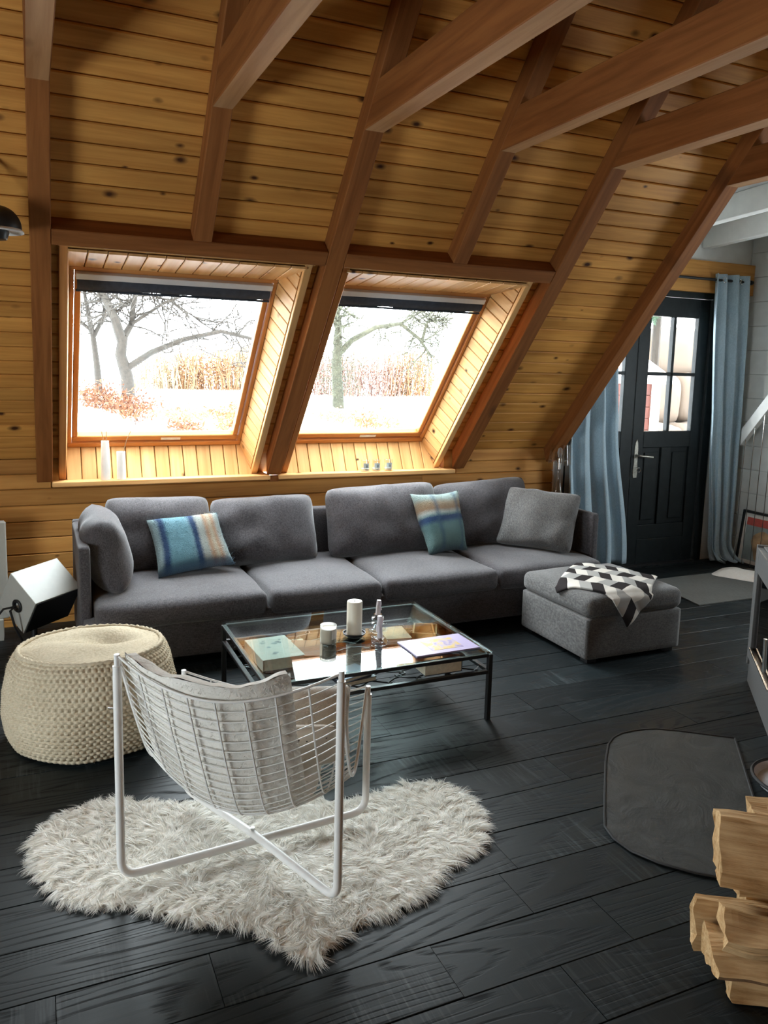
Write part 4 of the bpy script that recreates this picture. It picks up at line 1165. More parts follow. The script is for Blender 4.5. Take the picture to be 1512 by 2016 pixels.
def candlestick(lab, x, y, h, hc, tilt, seed):
    c = thing('candlestick', lab, 'candle', (x, y, ZT), 0, 'glass candlesticks')
    r_ = random.Random(seed)
    prof = [(0.0, 0.0), (0.040, 0.0), (0.041, 0.006), (0.030, 0.012), (0.018, 0.018)]
    nb = 2 if h > 0.05 else 0
    for k in range(nb):
        z0 = 0.020 + k * (h - 0.02) / 2; dzb = (h - 0.02) / 2
        prof += [(0.016, z0), (0.030, z0 + dzb * 0.3), (0.033, z0 + dzb * 0.5), (0.028, z0 + dzb * 0.75), (0.016, z0 + dzb * 0.95)]
    prof += [(0.016, h), (0.020, h + 0.006), (0.0, h + 0.006)]
    build(MB().lathe(prof, 28), 'glass_foot', 'clear_glass', c, smooth=True, world=False)
    pts = [(0, 0, h + 0.002), (tilt * 0.3, 0, h + hc * 0.3), (tilt * 0.7, 0, h + hc * 0.7), (tilt, 0, h + hc)]
    build(MB().tube(pts, [0.0125, 0.0118, 0.0115, 0.0105], 14), 'candle_stub', 'wax_lilac', c, smooth=True, world=False)
    for k in range(7):
        a = r_.uniform(0, 6.28); z0 = h + hc * r_.uniform(0.5, 1.0); l = hc * r_.uniform(0.15, 0.5)
        build(MB().tube([(0.0105 * math.cos(a) + tilt, 0.0105 * math.sin(a), z0 + 0.004), (0.0128 * math.cos(a) + tilt * 0.8, 0.0128 * math.sin(a), z0 - l * 0.5), (0.0125 * math.cos(a) + tilt * 0.6, 0.0125 * math.sin(a), z0 - l)], [0.0015, 0.003, 0.0036], 6), 'wax_drip', 'wax_lilac', c, smooth=True, world=False)
candlestick('tall clear glass candlestick with a burnt lilac candle stub', 1.51, 3.40, 0.070, 0.075, 0.004, 1)
candlestick('short glass candlestick with a dripping white candle in front', 1.45, 3.235, 0.018, 0.105, -0.004, 2)

# ---- knitted pouf
def knit_mat():
    t = NT('knit_cream')
    n1 = t.noise(t.coord('Object'), 90.0, 4); n2 = t.noise(t.coord('Object'), 5.0, 3)
    f = t.math('MULTIPLY_ADD', n2, 0.4, t.math('MULTIPLY', n1, 0.6))
    t.set(t.ramp(f, [(0.3, (0.42, 0.35, 0.24)), (0.6, (0.62, 0.54, 0.40))]), 0.95, spec=0.1); t.bump(n1, 0.5, 0.004)
knit_mat()
pouf = thing('pouf', 'round cream knitted pouf left of the white wire chair', 'pouf', (0.205, 3.47, 0))
NU, NV = 420, 150
prof = [(0.00, 0.27, 0.004), (0.04, 0.315, 0.012), (0.12, 0.335, 0.05), (0.35, 0.347, 0.13), (0.60, 0.343, 0.22), (0.82, 0.325, 0.32), (0.93, 0.305, 0.365), (1.0, 0.283, 0.388)]
def pint(t):
    for (a, ra, za), (b, rb_, zb) in zip(prof[:-1], prof[1:]):
        if t <= b + 1e-9:
            k = (t - a) / (b - a); return ra + (rb_ - ra) * k, za + (zb - za) * k
    return prof[-1][1:]
def pside(u, v):
    r_, z_ = pint(v); a = u * 2 * math.pi
    rows_, cols_ = 26, 84
    rr = v * rows_; ph = 0.5 * (int(rr) % 2)
    b = abs(math.sin(math.pi * rr)) ** 0.5 * abs(math.sin(math.pi * (u * cols_ + ph))) ** 0.5
    r_ += 0.0120 * b + 0.012 * nz((2 * math.cos(a), 2 * math.sin(a), z_ * 5))
    z_ -= (0.018 * math.sin(a) ) * (v ** 2) + 0.008 * nz((3 * math.cos(a), 3 * math.sin(a), 1)) * v
    return Vector((r_ * math.cos(a), r_ * math.sin(a), max(z_, 0.0)))
mb = MB().grid(pside, NU, NV, closed_u=True)
build(mb, 'knit_side', 'knit_cream', pouf, smooth=True, angle=180, world=False)
def ptop(u, v):
    r_ = 0.283 * (1 - v); a = u * 2 * math.pi
    x, y_ = r_ * math.cos(a), r_ * math.sin(a)
    z_ = 0.388 - 0.018 * math.sin(a) * (1 - v) + 0.030 * (1 - (1 - v) ** 2) 
    dent = math.exp(-((x - 0.08) ** 2 / 0.014 + (y_ - 0.02) ** 2 / 0.006)); z_ -= 0.055 * dent
    z_ -= 0.02 * math.exp(-((x + 0.10) ** 2 / 0.02 + (y_ - 0.10) ** 2 / 0.004))
    b = abs(math.sin(x * 520)) * abs(math.sin(y_ * 640)); z_ += 0.0028 * b + 0.010 * nz((x * 7, y_ * 7, 4))
    return Vector((x, y_, z_))
build(MB().grid(ptop, 300, 90, closed_u=True), 'knit_top', 'knit_cream', pouf, smooth=True, angle=180, world=False)
rim = [(0.288 * math.cos(a), 0.288 * math.sin(a), 0.388 - 0.018 * math.sin(a)) for a in np.linspace(0, 2 * math.pi, 161)[:-1]]
build(MB().tube(rim, [0.009 + 0.003 * math.sin(k * 2.4) for k in range(160)], 8, closed=True), 'seam', 'knit_cream', pouf, smooth=True, angle=180, world=False)
build(MB().lathe([(0.0, 0.0), (0.272, 0.001), (0.272, 0.006), (0.0, 0.006)], 40), 'underside', 'knit_cream', pouf, world=False)
FZ = MB().grid(lambda u, v: pside(u, v), 120, 60, closed_u=True)
g = np.random.default_rng(5); cnt = 5000
uu, vv = g.random(cnt), g.random(cnt)
P = np.array([pside(a, b) for a, b in zip(uu, vv)]); N = np.stack([np.cos(uu * 2 * np.pi), np.sin(uu * 2 * np.pi), 0.2 + 0 * uu], 1)
d = N + g.normal(size=N.shape) * 0.8; d /= np.linalg.norm(d, axis=1, keepdims=True)
V, F = strands(P, d, 0.012 * (0.4 + g.random(cnt)), np.full(cnt, 0.0008), g.normal(size=d.shape), 6, 2)
tag(tri_mesh('wool_fuzz', V, F, 'knit_cream', pouf, world=False), kind='stuff')

# ---- white wire chair
CR = Vector((0.847, -0.532, 0)); CF = Vector((0.532, 0.847, 0)); CC = Vector((0.6175, 2.352, 0))
def ch(a, s_, z_): return CC + CR * a + CF * s_ + Vector((0, 0, z_))
chair = thing('wire_chair', 'white wire lounge chair on crossed tube legs, seen from behind', 'chair', tuple(CC))
def bend_path(p, rad=0.055, n=6):
    out = [Vector(p[0])]
    for a, b, c in zip(p[:-2], p[1:-1], p[2:]):
        a, b, c = Vector(a), Vector(b), Vector(c); d1 = (a - b).normalized(); d2 = (c - b).normalized()
        s0, s1 = b + d1 * rad, b + d2 * rad
        for k in range(n + 1):
            t = k / n; out.append(s0 * (1 - t) ** 2 + b * 2 * t * (1 - t) + s1 * t * t)
    out.append(Vector(p[-1])); return out
HW, HD = 0.332, 0.246
TR = 0.0128
build(MB().tube(bend_path([ch(-HW, -HD, 0.715), ch(-HW, -HD, 0.050), ch(HW, HD, 0.050), ch(HW, HD, 0.480)]), TR, 14), 'leg_tube', 'white_metal', chair, smooth=True)
build(MB().tube(bend_path([ch(HW, -HD, 0.725), ch(HW, -HD, 0.062), ch(0, 0, 0.078), ch(-HW, HD, 0.062), ch(-HW, HD, 0.485)]), TR, 14), 'leg_tube', 'white_metal', chair, smooth=True)
build(MB().lathe([(0.0, 0.0), (0.007, 0.0), (0.007, 0.008), (0.0, 0.009)], 10, ch(0, 0, 0.090)), 'bolt', 'chrome', chair, smooth=True)
EP = [(-0.246, 0.745), (-0.15, 0.53), (-0.045, 0.345), (0.05, 0.315), (0.15, 0.40), (0.246, 0.505)]
CP = [(-0.350, 0.680), (-0.245, 0.43), (-0.13, 0.225), (0.00, 0.190), (0.19, 0.265), (0.37, 0.395)]
def cr(P, t):
    t = max(-0.3, min(t, 1.2)); m = len(P) - 1; x = t * m; i = int(min(max(math.floor(x), 0), m - 1)); f = x - i
    g_ = lambda k: P[k] if 0 <= k <= m else (tuple(2 * P[0][q] - P[1][q] for q in (0, 1)) if k < 0 else tuple(2 * P[m][q] - P[m - 1][q] for q in (0, 1)))
    p0, p1, p2, p3 = g_(i - 1), g_(i), g_(i + 1), g_(i + 2)
    return tuple(0.5 * (2 * p1[q] + (p2[q] - p0[q]) * f + (2 * p0[q] - 5 * p1[q] + 4 * p2[q] - p3[q]) * f * f + (3 * p1[q] - p0[q] - 3 * p2[q] + p3[q]) * f ** 3) for q in (0, 1))
def shell(u, v, off=0.0):
    e, c = cr(EP, v), cr(CP, v); g_ = abs(u) ** 1.9
    p = ch(u * HW * 0.985, c[0] + (e[0] - c[0]) * g_, c[1] + (e[1] - c[1]) * g_)
    if off:
        h = 0.01
        du = shell(min(u + h, 1), v) - shell(max(u - h, -1), v); dv = shell(u, v + h) - shell(u, v - h)
        nr = du.cross(dv).normalized()
        if nr.dot(ch(0, 0.05, 0.75) - p) < 0: nr = -nr
        p = p + nr * off
    return p
us = np.linspace(-1, 1, 25)
wires = list(np.linspace(0, 0.46, 17)) + list(np.linspace(0.49, 1.0, 17))
for k, v in enumerate(wires):
    rr = 0.0040 if v in (0, 1.0) else 0.0019
    build(MB().tube([shell(u, v) for u in us], rr, 6), 'rim' if v in (0, 1.0) else 'wire', 'white_metal', chair, smooth=True)
for u in (-1, -0.76, -0.5, -0.25, 0.0, 0.25, 0.5, 0.76, 1):
    build(MB().tube([shell(u, v) for v in np.linspace(0, 1, 31)], 0.0055 if abs(u) == 1 else 0.0030, 6), 'rim' if abs(u) == 1 else 'rib', 'white_metal', chair, smooth=True)
for (a, s_, z0, z1) in ((-HW, -HD, 0.715, 0.75), (HW, -HD, 0.725, 0.755), (HW, HD, 0.48, 0.508), (-HW, HD, 0.485, 0.510)):
    build(MB().tube([ch(a, s_, z0), ch(a, s_, z1)], 0.0085, 10), 'peg', 'white_metal', chair, smooth=True)
build(MB().tube([ch(-HW - 0.013, -HD, 0.585), ch(-HW - 0.030, -HD, 0.585)], 0.004, 8), 'screw', 'chrome', chair, smooth=True)

# sheepskin hanging inside the chair back
def skin_mat(name, c1, c2, sc=24.0, b=0.6):
    t = NT(name); n1 = t.noise(t.coord('Object'), sc, 5, 0.65, 0.6); n2 = t.noise(t.coord('Object'), sc * 9, 2)
    t.set(t.ramp(t.math('MULTIPLY_ADD', n2, 0.3, t.math('MULTIPLY', n1, 0.7)), [(0.3, c1), (0.62, c2)]), 0.95, spec=0.1); t.b.inputs['Sheen Weight'].default_value = 0.3
    t.bump(n1, b, 0.012)
skin_mat('sheepskin', (0.68, 0.65, 0.59), (0.80, 0.77, 0.71))
skin_mat('boucle', (0.70, 0.65, 0.57), (0.84, 0.79, 0.71), 130.0, 0.9)
skin_mat('fur_white', (0.86, 0.83, 0.78), (0.93, 0.91, 0.87), 40.0)
def fur_mat():
    """single hairs: light also shines through them"""
    t = NT('fur_strand'); n1 = t.noise(t.coord('Object'), 30.0, 4)
    c = t.ramp(n1, [(0.3, (0.92, 0.90, 0.85)), (0.65, (0.98, 0.97, 0.94))])
    t.t.nodes.remove(t.b); df = t.n('ShaderNodeBsdfDiffuse'); tl = t.n('ShaderNodeBsdfTranslucent'); mx = t.n('ShaderNodeMixShader'); mx.inputs[0].default_value = 0.55
    t.l(c, df.inputs[0]); t.l(c, tl.inputs[0]); t.l(df.outputs[0], mx.inputs[1]); t.l(tl.outputs[0], mx.inputs[2]); t.l(mx.outputs[0], t.out.inputs[0])
fur_mat()
def skin_edge(u, top=True):
    return -0.036 - 0.014 * u + 0.006 * math.sin(u * 7)
def skin(u, v, off):
    uu = -0.93 + 1.57 * u; v0 = skin_edge(uu); vv = v0 + (0.80 - v0) * v
    ex_ = 0.010 * nz((u * 9, v * 9, off * 30))
    k = min(1.0, min(v, 1 - v) * 11, min(u, 1 - u) * 12)
    o_ = 0.010 + (off - 0.010) * math.sqrt(max(0, 1 - (1 - k) ** 2)) if off > 0.012 else 0.010
    uu += 0.02 * nz((v * 7, 3, 1)) * (1 if u > 0.5 else 0.4)
    return shell(max(-0.985, min(0.985, uu)), vv, max(0.006, o_ + ex_ * (1 if off > 0.012 else 0.3)))
NA, NB = 60, 60
mb = MB().grid(lambda u, v: skin(u, v, 0.062), NA, NB); mb.grid(lambda u, v: skin(u, v, 0.010), NA, NB)
o = build(mb, 'sheepskin', 'sheepskin', None, smooth=True, angle=180)
tag(o, 'pale grey sheepskin draped inside the wire chair back', 'sheepskin'); fuzz(o, 0.011, 16000, None, 8, 0.0013)
# cushions in the seat
mb, uv = pillow([ch(-0.02, 0.20, 0.50), ch(0.275, 0.23, 0.515), ch(0.30, 0.10, 0.335), ch(0.02, -0.02, 0.290)], 0.10, 22, 0.05, 0.01, 5.0)
o = build(mb, 'cushion', 'boucle', None, smooth=True, angle=180); tag(o, 'cream boucle cushion on the seat of the wire chair', 'cushion')
def dots():
    t = NT('dotted_linen'); v = t.coord('UV', scale=(9, 9, 1)); vo = t.n('ShaderNodeTexVoronoi'); vo.inputs['Scale'].default_value = 1.0; vo.inputs['Randomness'].default_value = 0.5; t.l(v, vo.inputs['Vector'])
    t.set(t.ramp(vo.outputs['Distance'], [(0.11, (0.035, 0.025, 0.02)), (0.15, (0.58, 0.53, 0.46))]), 0.9, spec=0.1)
dots()
mb, uv = pillow([ch(0.0, -0.09, 0.48), ch(0.285, -0.06, 0.50), ch(0.29, 0.06, 0.335), ch(0.03, 0.02, 0.265)], 0.07, 22, 0.05, 0.008, 9.0)
o = build(mb, 'cushion', 'dotted_linen', None, smooth=True, angle=180, uv=uv); tag(o, 'cream cushion with small dark dots behind the boucle cushion', 'cushion')

# ---- long-haired rug under the chair
rug = thing('fur_rug', 'long-haired cream sheepskin rug under the wire chair', 'rug', (0.7, 2.3, 0))
RP = np.array([(-0.05, 2.62), (0.0, 2.77), (0.18, 2.86), (0.37, 2.76), (0.6, 2.66), (0.85, 2.60), (1.04, 2.50), (1.27, 2.555), (1.43, 2.50), (1.455, 2.28), (1.33, 2.09), (1.18, 2.07), (1.02, 1.94), (0.80, 1.93),
               (0.70, 1.86), (0.635, 1.825), (0.585, 1.93), (0.51, 2.05), (0.40, 2.08), (0.235, 2.25), (0.09, 2.275), (0.0, 2.42)])
def smooth_poly(P, it=2):
    for _ in range(it):
        Q = np.roll(P, -1, 0); P = np.stack([P * 0.75 + Q * 0.25, P * 0.25 + Q * 0.75], 1).reshape(-1, 2)
    return P
RS = smooth_poly(RP)
mb = MB().prism([tuple(p) for p in RS], lambda p, t: (p[0], p[1], t), 0.001, 0.012)
build(mb, 'hide', 'fur_white', rug)
def inside(pts, poly):
    x, y_ = pts[:, 0], pts[:, 1]; c = np.zeros(len(pts), bool); j = len(poly) - 1
    for i in range(len(poly)):
        xi, yi = poly[i]; xj, yj = poly[j]
        c ^= ((yi > y_) != (yj > y_)) & (x < (xj - xi) * (y_ - yi) / (yj - yi + 1e-12) + xi); j = i
    return c
g = np.random.default_rng(12)
pts = np.stack([g.uniform(-0.12, 1.52, 260000), g.uniform(1.78, 2.92, 260000)], 1)
pts = pts[inside(pts, RS)][:88000]
x, y_ = pts[:, 0], pts[:, 1]; N = len(pts)
ang = 1.1 * np.sin(x * 5.1 + 2.2 * np.sin(y_ * 3.3)) + 1.3 * np.sin(y_ * 6.3 + 1.5 * np.sin(x * 4.0)) + 0.7 * np.sin(x * 17 + y_ * 13) + 0.6 * np.sin(x * 29 - y_ * 23 + 1.0)
cx_, cy_ = 0.72, 2.32
out = np.arctan2(y_ - cy_, x - cx_)
# hair lies outwards near the edge
seg = RS; dmin = np.full(N, 9.0)
for i in range(len(seg)):
    a, b = seg[i], seg[(i + 1) % len(seg)]; ab = b - a; t_ = np.clip(((pts - a) @ ab) / (ab @ ab), 0, 1); q = a + t_[:, None] * ab
    dd = np.hypot(*(pts - q).T); m_ = dd < dmin; dmin = np.where(m_, dd, dmin)
    if i == 0: near = q.copy()
    else: near[m_] = q[m_]
eo = near - pts; eo /= np.linalg.norm(eo, axis=1, keepdims=True) + 1e-9
w = np.exp(-dmin / 0.05)[:, None]
flow = np.stack([np.cos(out + ang * 0.75), np.sin(out + ang * 0.75)], 1) * (1 - w) + eo * w * 1.3
# clumps: strands in one lock share a direction
cell = np.floor(x / 0.022) * 57.31 + np.floor((y_ + 0.011 * (np.floor(x / 0.022) % 2)) / 0.022) * 91.7
ca = np.modf(np.sin(cell) * 43758.5)[0] * 1.1
flow = np.stack([flow[:, 0] * np.cos(ca) - flow[:, 1] * np.sin(ca), flow[:, 0] * np.sin(ca) + flow[:, 1] * np.cos(ca)], 1)
flow += g.normal(size=flow.shape) * 0.16
lift = 0.48 + 0.25 * np.modf(np.sin(cell * 1.7) * 1371.1)[0] + 0.1 * g.normal(size=N)
dirs = np.concatenate([flow, lift[:, None]], 1); dirs /= np.linalg.norm(dirs, axis=1, keepdims=True)
roots = np.concatenate([pts, np.full((N, 1), 0.010)], 1)
L = (0.048 + 0.014 * np.modf(np.sin(cell * 2.3) * 771.3)[0]) * (0.8 + 0.4 * g.random(N))
bend = np.concatenate([flow * 0.5 + g.normal(size=(N, 2)) * 0.25, np.full((N, 1), -0.75)], 1)
V, F = strands(roots, dirs, L, np.full(N, 0.0033), bend, 2, 4)
V[:, 2] = np.maximum(V[:, 2], 0.003)
tag(tri_mesh('fur', V, F, 'fur_strand', rug), kind='stuff')

# ---- hearth mat, pan, stove, logs
mat_ = thing('hearth_mat', 'dark grey rounded hearth mat on the floor before the stove', 'mat', (2.25, 2.1, 0))
HP = np.array([(1.80, 1.86), (1.785, 2.02), (1.88, 2.14), (2.20, 2.52), (2.32, 2.605), (2.46, 2.605), (2.56, 2.575), (2.80, 2.385), (2.46, 1.985), (2.25, 1.73), (2.10, 1.62), (1.95, 1.685)])
HS = []
for i, p in enumerate(HP):
    a, b = HP[i - 1], HP[(i + 1) % len(HP)]; sharp = i in (7,)
    if sharp: HS.append(tuple(p))
    else: HS += [tuple(p * 0.75 + a * 0.25), tuple(p * 0.75 + b * 0.25)]
def hm():
    t = NT('hearth_rubber'); n1 = t.noise(t.coord('Object'), 6.0, 4, 0.6, 1.2); n2 = t.noise(t.coord('Object'), 300.0, 2)
    t.set(t.ramp(n1, [(0.3, (0.028, 0.030, 0.030)), (0.7, (0.050, 0.052, 0.050))]), 0.5, spec=0.4); t.bump(t.math('MULTIPLY_ADD', n2, 0.10, n1), 0.45, 0.02)
hm()
build(MB().prism(HS, lambda p, t: (p[0], p[1], t), 0.0015, 0.006), 'sheet', 'hearth_rubber', mat_)
build(MB().tube([(p[0], p[1], 0.006) for p in HS], 0.005, 6, closed=True), 'border', 'rubber_black', mat_, smooth=True)
pan = thing('ash_pan', 'round light metal pan with a black rim beside the hearth mat', 'pan', (2.715, 1.99, 0))
build(MB().lathe([(0.0, 0.002), (0.155, 0.002), (0.172, 0.03), (0.170, 0.030), (0.152, 0.006), (0.0, 0.006)], 48), 'bowl', 'pan_metal', pan, smooth=True, world=False)
build(MB().tube([(0.174 * math.cos(a), 0.174 * math.sin(a), 0.030) for a in np.linspace(0, 2 * math.pi, 49)[:-1]], 0.007, 8, closed=True), 'rim', 'rubber_black', pan, smooth=True, world=False)

P0 = Vector((3.40, 2.87, 0)); d1 = Vector((-0.658, -0.753, 0)); d2 = Vector((0.753, -0.658, 0))
stove = thing('wood_stove', 'grey steel wood stove with a glass door at the right edge', 'stove', tuple(P0 + d1 * 0.35 + d2 * 0.25))
def sv(a, b, z_): return P0 + d1 * a + d2 * b + Vector((0, 0, z_))
def sbox(a0, a1, b0, b1, z0, z1): return MB().box(a0, a1, b0, b1, z0, z1, fn=lambda a, b, z_: sv(a, b, z_))
SW, SD, SHH = 0.74, 0.48, 0.735
build(sbox(0, SW, 0.012, SD, 0.0, 0.13), 'plinth', 'stove_grey', stove, bevel=0.003)
build(sbox(0, 0.02, 0.0, SD, 0.10, SHH), 'side_panel', 'stove_grey', stove, bevel=0.003)
build(sbox(SW - 0.02, SW, 0.0, SD, 0.10, SHH), 'side_panel', 'stove_grey', stove, bevel=0.003)
build(sbox(0.02, SW - 0.02, 0.03, SD, SHH - 0.03, SHH - 0.004), 'top_plate', 'stove_grey', stove, bevel=0.003)
build(sbox(0.02, SW - 0.02, SD - 0.02, SD, 0.13, SHH - 0.03), 'back_plate', 'stove_dark', stove)
build(sbox(0.02, SW - 0.02, 0.03, SD - 0.02, 0.13, 0.16), 'hearth_floor', 'stove_dark', stove)
for (a0, a1, z0, z1) in ((0.026, 0.085, 0.14, SHH - 0.01), (SW - 0.085, SW - 0.026, 0.14, SHH - 0.01), (0.085, SW - 0.085, SHH - 0.13, SHH - 0.01), (0.085, SW - 0.085, 0.14, 0.20)):
    build(sbox(a0, a1, 0.0, 0.03, z0, z1), 'door_frame', 'stove_grey', stove, bevel=0.003)
build(sbox(0.08, SW - 0.08, 0.014, 0.018, 0.195, SHH - 0.125), 'door_glass', 'stove_glass', stove)
build(sbox(0.085, SW - 0.085, -0.006, 0.004, 0.200, 0.210), 'glass_bar', 'chrome', stove, bevel=0.002)
build(MB().tube([sv(SW - 0.055, -0.03, 0.30), sv(SW - 0.055, -0.035, 0.45)], 0.009, 10), 'handle', 'chrome', stove, smooth=True)

def split_mat():
    t = NT('split_wood')
    v = t.coord('Object', rnd=11.0); m1 = t.n('ShaderNodeMapping'); m1.inputs['Scale'].default_value = (3.5, 70, 70); t.l(v, m1.inputs[0])
    n1 = t.noise(m1.outputs[0], 1.0, 5, 0.65, 0.4); n2 = t.noise(v, 7.0, 4)
    c = t.ramp(t.math('MULTIPLY_ADD', n2, 0.4, t.math('MULTIPLY', n1, 0.6)), [(0.28, (0.16, 0.075, 0.025)), (0.42, (0.42, 0.245, 0.105)), (0.60, (0.62, 0.42, 0.22))])
    t.set(c, 0.85, spec=0.15); t.bump(n1, 0.8, 0.006)
split_mat()
plain('log_bark', (0.17, 0.10, 0.05), 0.95, 0, 0.4, 30, 0.8)
LU = Vector((0.80, -0.60, 0)); LV = Vector((0.60, 0.80, 0))
def log(lab, a0, b, zc, Ln, poly, yaw=0.0, pitch=0.0, seed=0, bark_side=None):
    """split log lying along LU; poly is its cross-section (across, up)"""
    org = Vector((1.585, 1.365, 0)) + LU * a0 + LV * b + Vector((0, 0, zc))
    ex = (LU * math.cos(yaw) + LV * math.sin(yaw)) * math.cos(pitch) + Vector((0, 0, math.sin(pitch))); ey = Vector((0, 0, 1)).cross(ex).normalized(); ez = ex.cross(ey)
    m_ = 22; P = []
    per = []
    for i in range(len(poly)):
        p, q = poly[i], poly[(i + 1) % len(poly)]
        for k in range(9): t_ = k / 9; per.append((p[0] + (q[0] - p[0]) * t_, p[1] + (q[1] - p[1]) * t_, i))
    mb = MB()
    for j in range(m_ + 1):
        for (yy, zz, i) in per:
            w = mnoise.noise_vector(Vector((j * 0.16 + seed * 3.1, yy * 14, zz * 14 + seed)))
            jit = 0.012 * mnoise.noise(Vector((yy * 30, zz * 30, seed * 5.0))) if j in (0, m_) else 0
            gr = 0.0035 * mnoise.noise(Vector((yy * 110 + j * 0.03, zz * 110, seed * 2.0)))
            nl = math.hypot(yy, zz - 0.05) + 1e-6
            mb.v.append((j / m_ * Ln + jit, yy + w[1] * 0.012 + gr * yy / nl, zz + w[2] * 0.010 + gr * (zz - 0.05) / nl))
    n_ = len(per)
    for j in range(m_):
        for k in range(n_): mb.f.append((j * n_ + k, j * n_ + (k + 1) % n_, (j + 1) * n_ + (k + 1) % n_, (j + 1) * n_ + k))
    mb.f.append(tuple(range(n_))[::-1]); mb.f.append(tuple(range(m_ * n_, (m_ + 1) * n_)))
    root = oriented(mb, 'log', 'split_wood', org, ex, ey, ez)
    root.data.materials.append(MATS['log_bark'])
    if bark_side is not None:
        for p in root.data.polygons:
            if len(p.vertices) == 4 and (min(v % n_ for v in p.vertices) // 9) == bark_side: p.material_index = 1
    tag(root, lab, 'log', 'split firewood logs')
log('lowest split log at the bottom left of the firewood stack', 0.045, 0.03, 0.003, 0.34, [(-0.075, 0.0), (0.075, 0.0), (0.05, 0.055), (-0.045, 0.07)], 0.04, 0.0, 1)
log('barked log above the lowest log of the stack', -0.01, -0.015, 0.073, 0.36, [(-0.095, 0.035), (0.0, 0.0), (0.09, 0.02), (0.05, 0.085), (-0.07, 0.082)], 0.07, 0.0, 2, 0)
log('thin split log poking out at the back left of the stack', -0.03, 0.085, 0.05, 0.33, [(-0.02, 0.0), (0.05, 0.0), (0.05, 0.12), (0.0, 0.14), (-0.02, 0.10)], 0.0, 0.0, 3)
log('rough pale log in the middle of the stack', 0.02, 0.0, 0.160, 0.35, [(-0.085, 0.005), (0.07, 0.0), (0.06, 0.05), (-0.02, 0.082), (-0.095, 0.05)], -0.07, 0.0, 4)
log('weathered recessed log below the broad faced log of the stack', 0.055, 0.075, 0.245, 0.34, [(-0.05, 0.0), (0.07, 0.0), (0.07, 0.05), (-0.05, 0.062)], 0.09, 0.0, 5)
log('broad faced pale split log near the top of the stack', 0.0, 0.03, 0.308, 0.36, [(-0.085, 0.012), (-0.03, 0.0), (0.05, 0.0), (0.075, 0.135), (0.0, 0.158)], -0.03, 0.0, 6)
log('topmost split log lying at the back of the stack', 0.165, 0.155, 0.405, 0.30, [(-0.06, 0.0), (0.06, 0.0), (0.035, 0.09), (-0.045, 0.075)], 0.12, 0.0, 7)
log('log supporting the back of the firewood stack', 0.12, 0.205, 0.003, 0.34, [(-0.06, 0.0), (0.08, 0.0), (0.08, 0.39), (-0.03, 0.40)], 0.0, 0.0, 8)
log('short kindling piece lying before the stack at the picture corner', 0.13, -0.20, 0.004, 0.20, [(-0.015, 0.0), (0.02, 0.0), (0.02, 0.03), (-0.01, 0.035)], 0.9, 0.0, 9)

# ---- door mat with a little sheepskin
dm = build(MB().prism([(4.30, 4.60), (4.20, 3.97), (5.30, 3.97), (5.42, 4.62)], lambda p, t: (p[0], p[1], t), 0.001, 0.009), 'door_mat', 'mat_grey')
tag(dm, 'flat grey door mat before the entrance door', 'mat')
SKP = smooth_poly(np.array([(4.90, 4.56), (5.05, 4.63), (5.20, 4.70), (5.30, 4.52), (5.34, 4.25), (5.20, 4.16), (5.06, 4.27), (4.98, 4.42)]))
def skp(u, v):
    a = SKP[int(u * len(SKP)) % len(SKP)]; c = SKP.mean(0); p = c + (a - c) * (1 - v)
    return Vector((p[0], p[1], 0.012 + 0.045 * (1 - (1 - v) ** 3) + 0.012 * nz((p[0] * 9, p[1] * 9, 0)) * min(1, v * 4)))
o = build(MB().grid(skp, len(SKP), 10, closed_u=True), 'small_sheepskin', 'fur_white', None, smooth=True, angle=180)
tag(o, 'small cream sheepskin lying on the grey door mat', 'sheepskin')

# ---- sill things
def vase(lab, x, y_, h, r0, r1, stems, seed):
    v = thing('vase', lab, 'vase', (x, y_, 0.8685), 0, 'slim white vases on the left sill')
    prof = [(0.0, 0.0), (r0, 0.0)]
    for k in range(1, 40):
        t_ = k / 40; prof.append((r0 + (r1 - r0) * t_ ** 1.5 + 0.0006 * (k % 2), h * t_))
    prof += [(r1, h), (r1 - 0.004, h), (r1 - 0.005, h * 0.9), (r0 - 0.006, 0.01), (0.0, 0.01)]
    build(MB().lathe(prof, 28), 'body', 'ceramic_white', v, smooth=True, angle=60, world=False)
    for k, path in enumerate(stems):
        s_ = build(MB().tube([Vector(p) for p in path], [0.0022] * (len(path) - 1) + [0.001], 5), 'stem', 'stem_brown', v, smooth=True, world=False)
        if k in seed:
            r_ = random.Random(k); e = Vector(path[-1]); m = MB()
            for _ in range(46):
                q = e + Vector((r_.gauss(0, 0.018), r_.gauss(0, 0.012), r_.gauss(0, 0.018))); s2 = r_.uniform(0.003, 0.007)
                a = Vector((r_.gauss(0, 1), r_.gauss(0, 1), r_.gauss(0, 1))).normalized() * s2; b = a.orthogonal().normalized() * s2
                m.add([q - a, q + b, q + a, q - b], [(0, 1, 2, 3)])
            f = build(m, 'seed_head', 'leaf_rust', s_, world=False)
vase('taller slim white vase on the left sill with two dry stems', 0.403, 5.025, 0.236, 0.028, 0.022, [[(0, 0, 0.2), (-0.02, 0, 0.30), (-0.035, 0.01, 0.42), (-0.04, 0.015, 0.50)], [(0.005, 0, 0.2), (0.01, 0.0, 0.31), (0.022, 0.0, 0.40), (0.03, 0.0, 0.455)]], ())
vase('shorter slim white vase on the left sill with a seed head', 0.493, 5.02, 0.170, 0.026, 0.025, [[(0.008, 0, 0.14), (0.035, 0, 0.24), (0.075, 0, 0.33), (0.105, 0, 0.37)]], (0,))
JL = ['left one of three small clear jars on the right sill', 'middle one of three small clear jars on the right sill', 'right one of three small clear jars on the right sill']
